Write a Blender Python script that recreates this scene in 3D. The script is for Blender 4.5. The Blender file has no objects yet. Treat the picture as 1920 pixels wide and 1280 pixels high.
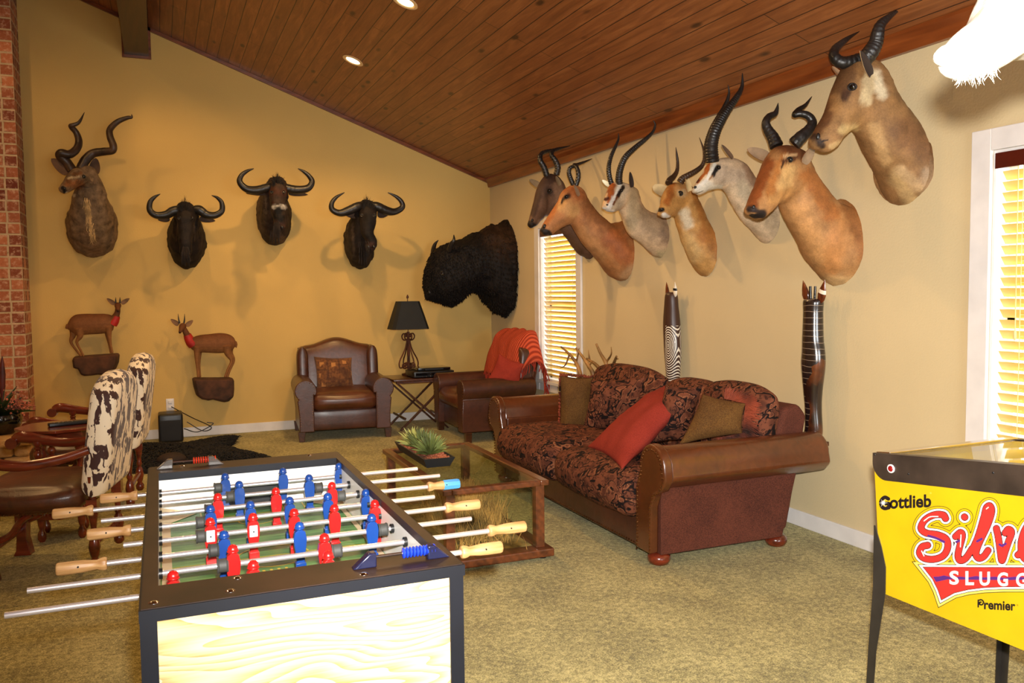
import bpy, bmesh, math, random
import numpy as np
from mathutils import Vector, Matrix, noise
random.seed(7); rng=np.random.RandomState(7)
SC=bpy.context.scene
COL=SC.collection
PI=math.pi
# ---------------- camera ----------------
FPX=1570.4954
def _rot(yaw,pitch,roll):
    cy,sy=math.cos(yaw),math.sin(yaw)
    fwd=np.array([-sy,cy,0.]);rt=np.array([cy,sy,0.]);up=np.array([0,0,1.])
    f2=fwd*math.cos(pitch)-up*math.sin(pitch);u2=up*math.cos(pitch)+fwd*math.sin(pitch)
    r3=rt*math.cos(roll)+u2*math.sin(roll);u3=u2*math.cos(roll)-rt*math.sin(roll)
    return np.array([r3,u3,f2])
RC=_rot(math.radians(-22.7392),math.radians(3.4869),math.radians(-0.6292))
CAM=np.array([-3.5513,-9.0887,1.45])
cd=bpy.data.cameras.new('camera'); cam=bpy.data.objects.new('camera',cd); COL.objects.link(cam)
cd.sensor_width=36; cd.lens=FPX/1920*36; cd.clip_start=.02; cd.clip_end=200
m=Matrix.Identity(4)
for i in range(3):
    m[i][0]=RC[0][i]; m[i][1]=RC[1][i]; m[i][2]=-RC[2][i]; m[i][3]=CAM[i]
cam.matrix_world=m
SC.camera=cam
# rays from measured photo points onto real planes of the room (used for taking dimensions)
def ray(px,py): return RC.T@np.array([(px-960)/FPX,-(py-640)/FPX,1.])
def atx(px,py,x=0.):
    r=ray(px,py); return CAM+r*(x-CAM[0])/r[0]
def aty(px,py,y=0.):
    r=ray(px,py); return CAM+r*(y-CAM[1])/r[1]
def atz(px,py,z=0.):
    r=ray(px,py); return CAM+r*(z-CAM[2])/r[2]
def projv(P):
    P=np.asarray(P,float); c=(P-CAM)@RC.T
    return np.stack([960+FPX*c[...,0]/c[...,2],640-FPX*c[...,1]/c[...,2]],-1)
def depth(P): return float((np.asarray(P)-CAM)@RC[2])
# ---------------- view / world / lights ----------------
vs=SC.view_settings
vs.view_transform='Standard'; vs.look='None'; vs.gamma=1.0; vs.use_curve_mapping=False
vs.exposure=0.06
w=bpy.data.worlds.new('World'); SC.world=w; w.use_nodes=True
bg=w.node_tree.nodes['Background']; bg.inputs[0].default_value=(.86,.93,1,1); bg.inputs[1].default_value=2.4
def light(name,kind,loc,energy,color,size=.1,target=None,size_y=None,spot=None,blend=.5):
    d=bpy.data.lights.new(name,kind); o=bpy.data.objects.new(name,d); COL.objects.link(o)
    d.energy=energy; d.color=color; o.location=loc
    if kind=='AREA':
        d.size=size
        if size_y: d.shape='RECTANGLE'; d.size_y=size_y
    elif kind=='SPOT':
        d.shadow_soft_size=size; d.spot_size=math.radians(spot); d.spot_blend=blend
    else: d.shadow_soft_size=size
    if target is not None:
        v=Vector(target)-Vector(loc); o.rotation_euler=v.to_track_quat('-Z','Y').to_euler()
    return o
# the camera's own flash, just above the lens
fl=CAM+RC[1]*.10+RC[0]*.03+RC[2]*.03
light('camera_flash','SPOT',fl,880,(1,.96,.90),.022,spot=96,blend=1.0,target=CAM+ray(1230,640)*3)
WARM=(1,.60,.24)
CANS=[(-1.929,-3.388),(-1.947,-1.786)]           # the two seen in the photo
CANS_FILL=[(-3.5,-1.786),(-5.1,-2.3),(-3.7,-3.388),(-5.1,-3.9),(-1.93,-5.4),(-3.7,-5.4),(-1.93,-8.8),(-3.9,-8.4),(-5.6,-6.4),(-5.6,-9.8)]  # unseen spots, added as warm fill for the rest of the room
def zceil(x): return 2.708-.378*x
for i,(x,y) in enumerate(CANS+CANS_FILL):
    light('ceiling_and_fill_spot','SPOT',(x,y,zceil(x)-.02),((118 if x>-3 else 78) if y>-5 else (24 if x>-3 else 12)),WARM,.05,spot=150,blend=.4,target=(x,y,0))
light('rear_daylight_fill','AREA',(-1.55,-12.05,1.5),225,(.90,.96,1),2.4,target=(-1.0,-6.0,.6),size_y=1.9)  # unseen light added behind the camera to brighten the right side neutrally
# daylight: through the windows of the right-hand wall
light('daylight_window','AREA',(.75,-7.45,1.7),120,(.95,.98,1),2.0,target=(-2,-7.0,.3),size_y=1.6)
light('daylight_small_window','AREA',(.6,-1.8,1.5),40,(.95,.98,1),.9,target=(-1,-2.2,1.0),size_y=1.5)
# ---------------- helpers ----------------
def lin(c):
    if max(c)>1.0001: c=[v/255 for v in c]
    return tuple((v/12.92 if v<=.04045 else ((v+.055)/1.055)**2.4) for v in c[:3])
class N:
    def __init__(s,name):
        s.m=bpy.data.materials.new(name); s.m.use_nodes=True; s.t=s.m.node_tree; s.n=s.t.nodes; s.l=s.t.links
        s.b=s.n['Principled BSDF']; s._co=None
    def co(s,scale=(1,1,1),rot=(0,0,0),kind='Object'):
        tc=s.n.new('ShaderNodeTexCoord'); mp=s.n.new('ShaderNodeMapping')
        mp.inputs['Scale'].default_value=scale; mp.inputs['Rotation'].default_value=rot
        s.l.new(tc.outputs[kind],mp.inputs[0]); return mp.outputs[0]
    def tex(s,kind,vec,**kw):
        n=s.n.new('ShaderNodeTex'+kind); s.l.new(vec,n.inputs['Vector'])
        for k,v in kw.items():
            if k in ('wave_type','bands_direction','feature','wave_profile','distance','noise_dimensions'): setattr(n,k,v)
            else: n.inputs[k].default_value=v
        return n
    def ramp(s,fac,stops,interp='LINEAR'):
        n=s.n.new('ShaderNodeValToRGB'); s.l.new(fac,n.inputs[0]); n.color_ramp.interpolation=interp
        cr=n.color_ramp
        while len(cr.elements)>1: cr.elements.remove(cr.elements[-1])
        cr.elements[0].position=stops[0][0]; cr.elements[0].color=(*lin(stops[0][1]),1)
        for p,c in stops[1:]:
            e=cr.elements.new(p); e.color=(*lin(c),1)
        return n.outputs[0]
    def mix(s,fac,a,b,mode='MIX'):
        n=s.n.new('ShaderNodeMix'); n.data_type='RGBA'; n.blend_type=mode
        for idx,v in ((0,fac),(6,a),(7,b)):
            if hasattr(v,'links'): s.l.new(v,n.inputs[idx])
            elif idx==0: n.inputs[0].default_value=v
            else: n.inputs[idx].default_value=(*lin(v),1)
        return n.outputs[2]
    def math(s,op,a,b=0.,c=None):
        n=s.n.new('ShaderNodeMath'); n.operation=op
        for i,v in enumerate((a,b) if c is None else (a,b,c)):
            if hasattr(v,'links'): s.l.new(v,n.inputs[i])
            else: n.inputs[i].default_value=v
        return n.outputs[0]
    def col(s,c):
        if hasattr(c,'links'): s.l.new(c,s.b.inputs['Base Color'])
        else: s.b.inputs['Base Color'].default_value=(*lin(c),1)
        return s
    def set(s,**kw):
        mp=dict(rough='Roughness',metal='Metallic',coat='Coat Weight',spec='Specular IOR Level',trans='Transmission Weight',ior='IOR',alpha='Alpha',sheen='Sheen Weight',coatr='Coat Roughness')
        for k,v in kw.items(): s.b.inputs[mp[k]].default_value=v
        return s
    def bump(s,h,strength=.3,dist=.01):
        n=s.n.new('ShaderNodeBump'); n.inputs['Strength'].default_value=strength; n.inputs['Distance'].default_value=dist
        s.l.new(h,n.inputs['Height']); s.l.new(n.outputs[0],s.b.inputs['Normal']); return s
def plain(name,c,rough=.5,metal=0,var=.06,scale=8,bump=0,bs=60,**kw):
    q=N(name); co=q.co()
    no=q.tex('Noise',co,Scale=scale,Detail=4.)
    c=[v/255 if max(c)>1.0001 else v for v in c]
    a=tuple(max(0,v*(1-var*2)) for v in c); b=tuple(min(1,v*(1+var)) for v in c)
    q.col(q.ramp(no.outputs[0],[(.3,a),(.7,b)])).set(rough=rough,metal=metal,**kw)
    if bump:
        nb=q.tex('Noise',co,Scale=bs,Detail=3.); q.bump(nb.outputs[0],bump,.004)
    return q.m
def wood(name,dark,light,axis=1,scale=1.,rough=.35,coat=.2,ring=9.,bump=.08):
    q=N(name); sc=[7*scale]*3; sc[axis]=.6*scale
    co=q.co(tuple(sc)); n1=q.tex('Noise',co,Scale=2.2,Detail=6.,Distortion=.6)
    wv=q.tex('Wave',co,Scale=ring/10,Distortion=5.,Detail=3.,wave_type='BANDS',bands_direction='DIAGONAL')
    f=q.math('ADD',q.math('MULTIPLY',n1.outputs[0],.85),q.math('MULTIPLY',wv.outputs[1],.15))
    q.col(q.ramp(f,[(.25,dark),(.75,light)])).set(rough=rough,coat=coat,coatr=.15).bump(f,bump,.002)
    return q.m
class MB:
    def __init__(s): s.v=[]; s.f=[]; s.M=Matrix.Identity(4); s.mi=[]; s.cur=0; s.att=None
    def add(s,vs,fs):
        o=len(s.v); s.v+= [tuple(s.M@Vector(v)) for v in vs]; s.f+=[tuple(i+o for i in f) for f in fs]; s.mi+=[s.cur]*len(fs); return s
    def box(s,c,d,rot=None):
        x,y,z=[a/2 for a in d]; vs=[(i*x,j*y,k*z) for k in(-1,1) for j in(-1,1) for i in(-1,1)]
        if rot is not None: vs=[rot@Vector(v) for v in vs]
        vs=[(v[0]+c[0],v[1]+c[1],v[2]+c[2]) for v in vs]
        return s.add(vs,[(0,2,3,1),(4,5,7,6),(0,1,5,4),(2,6,7,3),(0,4,6,2),(1,3,7,5)])
    def bx(s,x0,x1,y0,y1,z0,z1): return s.box(((x0+x1)/2,(y0+y1)/2,(z0+z1)/2),(abs(x1-x0),abs(y1-y0),abs(z1-z0)))
    def prism(s,pts,d0,d1,axis=0):
        # polygon in the plane normal to axis, between d0 and d1
        n=len(pts)
        def P(p,d): 
            l=list(p); l.insert(axis,d); return tuple(l)
        vs=[P(p,d0) for p in pts]+[P(p,d1) for p in pts]
        fs=[tuple(range(n)),tuple(range(2*n-1,n-1,-1))]+[(i,i+n,(i+1)%n+n,(i+1)%n)[::-1] for i in range(n)]
        return s.add(vs,fs)
    def tube(s,pts,r,seg=10,cap=True,sub=0,closed=False,flat=1.,ref=None):
        pts=[Vector(p) for p in pts]; n=len(pts)
        if not hasattr(r,'__len__'): r=[r]*n
        if sub: 
            A=crom(np.array([[*p,rr] for p,rr in zip(pts,r)]),sub); pts=[Vector(a[:3]) for a in A]; r=[max(a[3],1e-4) for a in A]; n=len(pts)
        rings=[]; u=None
        for i,p in enumerate(pts):
            t=(pts[min(i+1,n-1)]-pts[max(i-1,0)]); 
            if t.length<1e-9: t=Vector((0,0,1))
            t.normalize()
            if u is None:
                u=Vector(ref) if ref is not None else (Vector((0,0,1)) if abs(t.z)<.9 else Vector((1,0,0)))
            u=(u-t*u.dot(t)); 
            if u.length<1e-6: u=t.orthogonal()
            u.normalize()
            v=t.cross(u)
            rings.append([p+(u*math.cos(a)+v*math.sin(a)*flat)*r[i] for a in [2*PI*k/seg for k in range(seg)]])
        vs=[v for R in rings for v in R]
        fs=[(i*seg+k,i*seg+(k+1)%seg,(i+1)*seg+(k+1)%seg,(i+1)*seg+k) for i in range(n-1) for k in range(seg)]
        if cap: fs+=[tuple(range(seg))[::-1],tuple((n-1)*seg+k for k in range(seg))]
        return s.add(vs,fs)
    def lathe(s,prof,c=(0,0,0),seg=20,rot=None):
        # prof: list of (r,z)
        n=len(prof); vs=[];fs=[]
        for r,z in prof:
            for k in range(seg):
                a=2*PI*k/seg; v=Vector((max(r,1e-4)*math.cos(a),max(r,1e-4)*math.sin(a),z))
                if rot is not None: v=rot@v
                vs.append((v[0]+c[0],v[1]+c[1],v[2]+c[2]))
        fs=[(i*seg+k,i*seg+(k+1)%seg,(i+1)*seg+(k+1)%seg,(i+1)*seg+k) for i in range(n-1) for k in range(seg)]
        fs+=[tuple(range(seg))[::-1],tuple((n-1)*seg+k for k in range(seg))]
        return s.add(vs,fs)
    def ell(s,c,r,rot=None,nu=16,nv=10):
        if not hasattr(r,'__len__'): r=(r,)*3
        vs=[];fs=[]
        for j in range(nv+1):
            ph=-PI/2+PI*j/nv; q=max(math.cos(ph),1e-3)
            for i in range(nu):
                a=2*PI*i/nu; v=Vector((r[0]*q*math.cos(a),r[1]*q*math.sin(a),r[2]*math.sin(ph)))
                if rot is not None: v=rot@v
                vs.append((v[0]+c[0],v[1]+c[1],v[2]+c[2]))
        fs=[(j*nu+i,j*nu+(i+1)%nu,(j+1)*nu+(i+1)%nu,(j+1)*nu+i) for j in range(nv) for i in range(nu)]
        fs+=[tuple(range(nu))[::-1],tuple(nv*nu+i for i in range(nu))]
        return s.add(vs,fs)
    def rbox(s,c,d,r=.02,n=3,bulge=0.,rot=None,pw=None):
        # rounded box; bulge swells the faces like upholstery
        N_=10; vs=[];fs=[];idx={}
        hx,hy,hz=[a/2 for a in d]
        def put(p):
            k=tuple(round(a,5) for a in p)
            if k not in idx:
                q=Vector(p); h=Vector((hx,hy,hz)); u=[q[i]/h[i] for i in range(3)]
                cl=Vector([max(-h[i]+r,min(h[i]-r,q[i])) for i in range(3)]); dd=q-cl
                w=cl+(dd.normalized()*r if dd.length>1e-9 else Vector())
                if bulge:
                    for i in range(3):
                        j,k2=[t for t in range(3) if t!=i]
                        if abs(u[i])>.4: w[i]+=math.copysign(bulge,u[i])*(1-u[j]**2)*(1-u[k2]**2)*abs(u[i])
                if rot is not None: w=rot@w
                idx[k]=len(vs); vs.append((w[0]+c[0],w[1]+c[1],w[2]+c[2]))
            return idx[k]
        def grid(h):
            g=[-h,-h+r*.3,-h+r]; m_=max(2,n); g+=[(-h+r)+(2*h-2*r)*i/(m_) for i in range(1,m_)]; g+=[h-r,h-r*.3,h]; return g
        G=[grid(h) for h in (hx,hy,hz)]
        for ax in range(3):
            a,b=[t for t in range(3) if t!=ax]
            for sg in (-1,1):
                for i in range(len(G[a])-1):
                    for j in range(len(G[b])-1):
                        q=[]
                        for (ii,jj) in ((i,j),(i+1,j),(i+1,j+1),(i,j+1)):
                            p=[0,0,0]; p[ax]=sg*(hx,hy,hz)[ax]; p[a]=G[a][ii]; p[b]=G[b][jj]; q.append(put(p))
                        if len(set(q))<3: continue
                        if (sg>0)^(ax==1): fs.append(tuple(q))
                        else: fs.append(tuple(q[::-1]))
        return s.add(vs,fs)
    def build(s,name,mat,parent=None,world=True,smooth=True,angle=40,bevel=0,attr=None,sub=0):
        me=bpy.data.meshes.new(name)
        vs=s.v
        if parent is not None and world:
            r=parent
            while r.parent is not None: r=r.parent
            Mi=r.matrix_basis.inverted(); vs=[tuple(Mi@Vector(v)) for v in vs]
        me.from_pydata(vs,[],s.f)
        if attr is not None:
            a=me.color_attributes.new('Col','FLOAT_COLOR','POINT'); a.data.foreach_set('color',np.hstack([attr,np.ones((len(attr),1))]).astype(np.float32).ravel())
        mats=mat if isinstance(mat,(list,tuple)) else [mat]
        for q in mats: me.materials.append(q)
        if len(mats)>1: me.polygons.foreach_set('material_index',s.mi)
        if smooth: me.polygons.foreach_set('use_smooth',[True]*len(me.polygons))
        me.update()
        bm=bmesh.new(); bm.from_mesh(me); bmesh.ops.recalc_face_normals(bm,faces=bm.faces); bm.to_mesh(me); bm.free()
        if smooth and angle: me.set_sharp_from_angle(angle=math.radians(angle))
        o=bpy.data.objects.new(name,me); COL.objects.link(o)
        if parent is not None: o.parent=parent
        if bevel:
            b=o.modifiers.new('bevel','BEVEL'); b.width=bevel; b.segments=2; b.limit_method='ANGLE'; b.angle_limit=math.radians(40)
        if sub:
            b=o.modifiers.new('sub','SUBSURF'); b.levels=sub; b.render_levels=sub
        return o
def crom(A,sub):
    A=np.asarray(A,float); n=len(A); out=[]
    P=np.vstack([2*A[0]-A[1],A,2*A[-1]-A[-2]])
    for i in range(n-1):
        p0,p1,p2,p3=P[i:i+4]
        for k in range(sub):
            t=k/sub; out.append(.5*((2*p1)+(-p0+p2)*t+(2*p0-5*p1+4*p2-p3)*t*t+(-p0+3*p1-3*p2+p3)*t**3))
    out.append(A[-1]); return np.array(out)
def thing(name,label,cat,loc=(0,0,0),rotz=0.,group=None):
    o=bpy.data.objects.new(name,None); COL.objects.link(o); o.empty_display_size=.05
    o.matrix_basis=Matrix.Translation(Vector([float(a) for a in loc]))@Matrix.Rotation(rotz,4,'Z')
    o['label']=label; o['category']=cat
    if group: o['group']=group
    return o
def tag(o,label,cat,group=None,kind=None):
    o['label']=label; o['category']=cat
    if group: o['group']=group
    if kind: o['kind']=kind
    return o
def struct(o,kind='structure',label=None):
    o['kind']=kind
    if label: o['label']=label
    return o
def dup(root,loc=None,rotz=None,label=None):
    r=root.copy(); COL.objects.link(r)
    if loc is not None: r.matrix_basis=Matrix.Translation(Vector(loc))@Matrix.Rotation(rotz or 0,4,'Z')
    if label: r['label']=label
    for ch in list(root.children):
        c=ch.copy(); COL.objects.link(c); c.parent=r
        for g in list(ch.children):
            d=g.copy(); COL.objects.link(d); d.parent=c
    return r
# ---------------- materials of the room ----------------
def paint(name,c):
    q=N(name); co=q.co(); n1=q.tex('Noise',co,Scale=1.2,Detail=3.); nb=q.tex('Noise',co,Scale=90.,Detail=2.)
    a=tuple(v*.96 for v in c)
    q.col(q.ramp(n1.outputs[0],[(.3,a),(.7,c)])).set(rough=.75,spec=.3).bump(nb.outputs[0],.25,.004); return q.m
M_wall=paint('wall_paint',(214,178,104))
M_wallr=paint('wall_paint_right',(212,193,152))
M_white=plain('white_trim',(226,222,220),.4,var=.02)
def carpet():
    q=N('carpet'); co=q.co(); n1=q.tex('Noise',co,Scale=150.,Detail=3.,Roughness=.8); n2=q.tex('Noise',co,Scale=38.,Detail=5.,Roughness=.7); n3=q.tex('Noise',co,Scale=3.5,Detail=4.)
    f=q.math('ADD',q.math('MULTIPLY',n1.outputs[0],.5),q.math('ADD',q.math('MULTIPLY',n2.outputs[0],.35),q.math('MULTIPLY',n3.outputs[0],.15)))
    q.col(q.ramp(f,[(.37,(66,58,28)),(.48,(144,134,74)),(.58,(216,204,136))])).set(rough=.95,spec=.1,sheen=.2).bump(f,.8,.012); return q.m
def ceil_mat():
    q=N('ceiling_planks'); tc=q.n.new('ShaderNodeTexCoord'); sp=q.n.new('ShaderNodeSeparateXYZ'); q.l.new(tc.outputs['Object'],sp.inputs[0])
    cb=q.n.new('ShaderNodeCombineXYZ'); q.l.new(sp.outputs[1],cb.inputs[0]); q.l.new(sp.outputs[0],cb.inputs[1])
    br=q.n.new('ShaderNodeTexBrick'); q.l.new(cb.outputs[0],br.inputs['Vector'])
    for k,v in dict(Scale=1.,**{'Brick Width':2.7,'Row Height':.105,'Mortar Size':.0035,'Mortar Smooth':.6,'Bias':0.}).items(): br.inputs[k].default_value=v
    br.offset=.37; br.inputs['Color1'].default_value=(0,0,0,1); br.inputs['Color2'].default_value=(1,1,1,1); br.inputs['Mortar'].default_value=(.5,.5,.5,1)
    mp=q.n.new('ShaderNodeMapping'); mp.inputs['Scale'].default_value=(1.2,14,14); q.l.new(cb.outputs[0],mp.inputs[0])
    gr=q.tex('Noise',mp.outputs[0],Scale=2.,Detail=8.,Roughness=.65,Distortion=.8)
    mk=q.n.new('ShaderNodeMapping'); mk.inputs['Scale'].default_value=(2.2,6,6); q.l.new(cb.outputs[0],mk.inputs[0])
    vo=q.tex('Voronoi',mk.outputs[0],Scale=1.,Randomness=1.)
    kn=q.ramp(vo.outputs['Distance'],[(.07,(1,1,1)),(.15,(0.,0.,0.))])
    base=q.ramp(gr.outputs[0],[(.2,(98,52,26)),(.5,(146,86,44)),(.8,(186,120,68))])
    base=q.mix(q.math('MULTIPLY',br.outputs[0],.35),base,(104,54,22))
    base=q.mix(q.math('MULTIPLY',kn,.85),base,(44,18,6)); base=q.mix(br.outputs['Fac'],base,(40,18,8))
    q.col(base).set(rough=.42,coat=.15,coatr=.3); iv=q.math('SUBTRACT',1.,br.outputs['Fac']); q.bump(iv,.6,.006); return q.m
def brick():
    q=N('brick'); tc=q.n.new('ShaderNodeTexCoord'); sp=q.n.new('ShaderNodeSeparateXYZ'); q.l.new(tc.outputs['Object'],sp.inputs[0])
    cb=q.n.new('ShaderNodeCombineXYZ'); q.l.new(q.math('ADD',sp.outputs[0],sp.outputs[1]),cb.inputs[0]); q.l.new(sp.outputs[2],cb.inputs[1])
    br=q.n.new('ShaderNodeTexBrick'); q.l.new(cb.outputs[0],br.inputs['Vector'])
    for k,v in {'Scale':1.,'Brick Width':.108,'Row Height':.1,'Mortar Size':.010,'Mortar Smooth':.3,'Bias':0.}.items(): br.inputs[k].default_value=v
    br.offset=.06; br.inputs['Color1'].default_value=(*lin((112,46,28)),1); br.inputs['Color2'].default_value=(*lin((196,118,78)),1); br.inputs['Mortar'].default_value=(*lin((196,170,134)),1)
    n1=q.tex('Noise',cb.outputs[0],Scale=22.,Detail=6.,Roughness=.7)
    c=q.mix(q.ramp(n1.outputs[0],[(.5,(0,0,0)),(.66,(.9,.9,.9))]),br.outputs[0],(222,182,150))
    c=q.mix(q.ramp(n1.outputs[0],[(.3,(.8,.8,.8)),(.42,(0,0,0))]),c,(92,34,20))
    q.col(c).set(rough=.85); h=q.math('ADD',q.math('MULTIPLY',q.math('SUBTRACT',1.,br.outputs['Fac']),1.),q.math('MULTIPLY',n1.outputs[0],.5)); q.bump(h,.7,.012); return q.m
def stone():
    q=N('hearth_stone'); co=q.co(); n1=q.tex('Noise',co,Scale=5.,Detail=7.,Roughness=.65); n2=q.tex('Voronoi',co,Scale=4.)
    q.col(q.ramp(q.math('ADD',q.math('MULTIPLY',n1.outputs[0],.75),q.math('MULTIPLY',n2.outputs[0],.25)),[(.3,(104,70,38)),(.5,(188,146,96)),(.7,(214,186,140))])).set(rough=.8).bump(n1.outputs[0],.9,.03); return q.m
M_carpet=carpet(); M_ceil=ceil_mat(); M_brick=brick(); M_stone=stone()
M_trimw=wood('trim_wood',(98,44,16),(150,78,32),axis=1,scale=1.5,rough=.35)
M_trimx=wood('trim_wood_x',(84,38,14),(140,72,30),axis=0,scale=1.5,rough=.35)
M_beam=wood('beam_wood',(36,18,10),(66,34,18),axis=1,scale=1.5,rough=.5)
# ---------------- shell ----------------
XL,YF=-7.6,-12.2
struct(MB().bx(XL,0.15,YF,0.15,-.1,0).build('floor',M_carpet,smooth=False))
q=MB(); q.prism([(XL,0),(XL,zceil(XL)),(0.0,zceil(0.)),(0.,0)],0,.15,axis=1); struct(q.build('wall_back',M_wall,smooth=False))
q=MB(); q.prism([(XL,0),(XL,zceil(XL)),(0.15,zceil(0.15)),(0.15,0)],YF-.15,YF,axis=1); struct(q.build('wall_front',M_wall,smooth=False))
struct(MB().bx(XL-.15,XL,YF,.15,0,zceil(XL)).build('wall_left',M_wall,smooth=False))
# right wall with its two window openings
WZ0,WZ1=.55,2.065
W1=(-2.195,-1.375); W2=(-8.9,-6.362)
q=MB(); H=zceil(0)
ys=[YF,W2[0],W2[1],W1[0],W1[1],.15]
for a,b,hole in ((ys[0],ys[1],0),(ys[1],ys[2],1),(ys[2],ys[3],0),(ys[3],ys[4],1),(ys[4],ys[5],0)):
    if hole: q.bx(0,.15,a,b,0,WZ0); q.bx(0,.15,a,b,WZ1,H)
    else: q.bx(0,.15,a,b,0,H)
struct(q.build('wall_right',M_wallr,smooth=False))
q=MB(); zc=zceil
q.prism([(0.15,zc(.15)),(XL-.15,zc(XL-.15)),(XL-.15,zc(XL-.15)+.12),(0.15,zc(.15)+.12)],YF-.15,.15,axis=1); struct(q.build('ceiling',M_ceil,smooth=False))
# baseboards, crown trims, beam
struct(MB().bx(-4.68,-.001,-.016,0,0,.095).build('baseboard_back',M_white,smooth=False,bevel=.004))
struct(MB().bx(-.016,0,YF,-.017,0,.095).build('baseboard_right',M_white,smooth=False,bevel=.004))
q=MB(); q.prism([(-.001,zc(0)-.035),(XL,zc(XL)-.035),(XL,zc(XL)-.001),(-.001,zc(0)-.001)],-.03,-.001,axis=1); struct(q.build('trim_1',M_trimx,smooth=False))
q=MB(); q.prism([(-.032,zc(0)-.075),(-.001,zc(0)-.075),(-.001,zc(0)-.002),(-.07,zc(-.07)-.002),(-.07,zc(-.07)-.02),(-.045,zc(-.05)-.04)],YF,-.031,axis=1); struct(q.build('trim_2',M_trimw,smooth=False))
bx0,bx1=-3.80,-3.56; bz=3.76
struct(MB().bx(bx0+.012,bx1-.012,YF,-.03,bz+.012,zc(bx0)+.02).build('ceiling_beam',M_beam,smooth=False))
q=MB(); q.bx(bx0-.01,bx0+.012,-.03,-.001,bz-.012,zc(bx0)); q.bx(bx1-.012,bx1+.01,-.03,-.001,bz-.012,zc(bx1)+.01); q.bx(bx0+.012,bx1-.012,-.03,-.001,bz-.012,bz+.012)
struct(q.build('trim_3',M_trimx,smooth=False))
# brick fireplace breast and raised stone hearth
q=MB(); q.prism([(XL,0),(XL,zc(XL)),(-4.685,zc(-4.685)),(-4.685,0)],-.4,-.001,axis=1); struct(q.build('wall_fireplace',M_brick,smooth=False))
q=MB(); r_=random.Random(3)
pts=[(-7.5,-.402),(-7.5,-1.15),(-6.6,-1.2),(-5.9,-1.12),(-5.3,-1.2),(-4.8,-1.16),(-4.58,-1.1),(-4.55,-.7),(-4.6,-.402)]
q.prism(pts,.2,.27,axis=2); struct(q.build('hearth_slab',M_stone,smooth=False,bevel=.012))
for k in range(9):
    y0=-1.08+.0*k
q=MB()
for row in range(2):
    x=-7.5
    while x<-4.62:
        wd=r_.uniform(.22,.42); x2=min(x+wd,-4.6); q.rbox(((x+x2)/2,-1.0,.05+row*.1),(x2-x-.012,.14,.092),r=.02,bulge=.008); x=x2
    for y in (-.93,-.7,-.5): q.rbox((-4.66,y+.07,.05+row*.1),(.12,.2,.092),r=.02,bulge=.008)
q.bx(-7.5,-4.72,-.95,-.402,0,.2)
struct(q.build('hearth_base',M_stone))
# ---------------- windows ----------------
def thin_glass(name,tint=(1,1,1),refl=1.):
    q=N(name); tr=q.n.new('ShaderNodeBsdfTransparent'); tr.inputs[0].default_value=(*tint,1); gl=q.n.new('ShaderNodeBsdfGlossy'); gl.inputs['Roughness'].default_value=.02
    fr=q.n.new('ShaderNodeFresnel'); fr.inputs[0].default_value=1.5; ge=q.n.new('ShaderNodeNewGeometry'); fb=q.math('MULTIPLY',fr.outputs[0],q.math('SUBTRACT',1.,ge.outputs['Backfacing'])); mx=q.n.new('ShaderNodeMixShader'); q.l.new(q.math('MULTIPLY',fb,refl),mx.inputs[0]); q.l.new(tr.outputs[0],mx.inputs[1]); q.l.new(gl.outputs[0],mx.inputs[2])
    out=[n for n in q.n if n.type=='OUTPUT_MATERIAL'][0]; q.l.new(mx.outputs[0],out.inputs[0]); q.n.remove(q.b); return q.m
M_glass=thin_glass('window_glass')
M_val=plain('valance_wood',(74,18,10),.3,var=.1,coat=.4)
def slatmat():
    q=N('slat_wood'); co=q.co((6,1,6)); n=q.tex('Noise',co,Scale=3.,Detail=4.)
    q.col(q.ramp(n.outputs[0],[(.3,(224,188,84)),(.7,(242,214,120))])).set(rough=.35,coat=.3)
    tr=q.n.new('ShaderNodeBsdfTranslucent'); tr.inputs[0].default_value=(*lin((255,228,150)),1); mx=q.n.new('ShaderNodeMixShader'); mx.inputs[0].default_value=.10
    out=[n for n in q.n if n.type=='OUTPUT_MATERIAL'][0]; q.l.new(q.b.outputs[0],mx.inputs[1]); q.l.new(tr.outputs[0],mx.inputs[2]); q.l.new(mx.outputs[0],out.inputs[0]); return q.m
M_slat=slatmat(); M_cord=plain('blind_cord',(236,216,150),.7)
def window(num,y0,y1,label):
    # y0<y1 opening
    cw=.1
    q=MB(); 
    q.bx(-.022,-.001,y0-cw,y0,WZ0-.11,WZ1+cw); q.bx(-.022,-.001,y1,y1+cw,WZ0-.11,WZ1+cw); q.bx(-.022,-.001,y0,y1,WZ1,WZ1+cw)
    q.bx(-.05,-.001,y0-cw-.02,y1+cw+.02,WZ0-.03,WZ0); q.bx(-.018,-.001,y0,y1,WZ0-.11,WZ0-.03)
    o=struct(q.build('window_%d'%num,M_white,smooth=False,bevel=.003),label=label)
    q=MB(); t=.012
    q.bx(.0,.15,y0,y0+t,WZ0,WZ1); q.bx(.0,.15,y1-t,y1,WZ0,WZ1); q.bx(.0,.15,y0+t,y1-t,WZ1-t,WZ1); q.bx(.0,.15,y0+t,y1-t,WZ0,WZ0+t)
    q.build('jamb_lining',M_white,o,smooth=False)
    q=MB(); fw=.04
    q.bx(.1,.13,y0+t,y0+t+fw,WZ0+t,WZ1-t); q.bx(.1,.13,y1-t-fw,y1-t,WZ0+t,WZ1-t); q.bx(.1,.13,y0+t,y1-t,WZ0+t,WZ0+t+fw); q.bx(.1,.13,y0+t,y1-t,WZ1-t-fw,WZ1-t); q.bx(.1,.13,y0+t,y1-t,1.28,1.32)
    q.build('sash',M_white,o,smooth=False)
    MB().bx(.113,.117,y0+t,y1-t,WZ0+t,WZ1-t).build('pane',M_glass,o,smooth=False)
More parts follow.
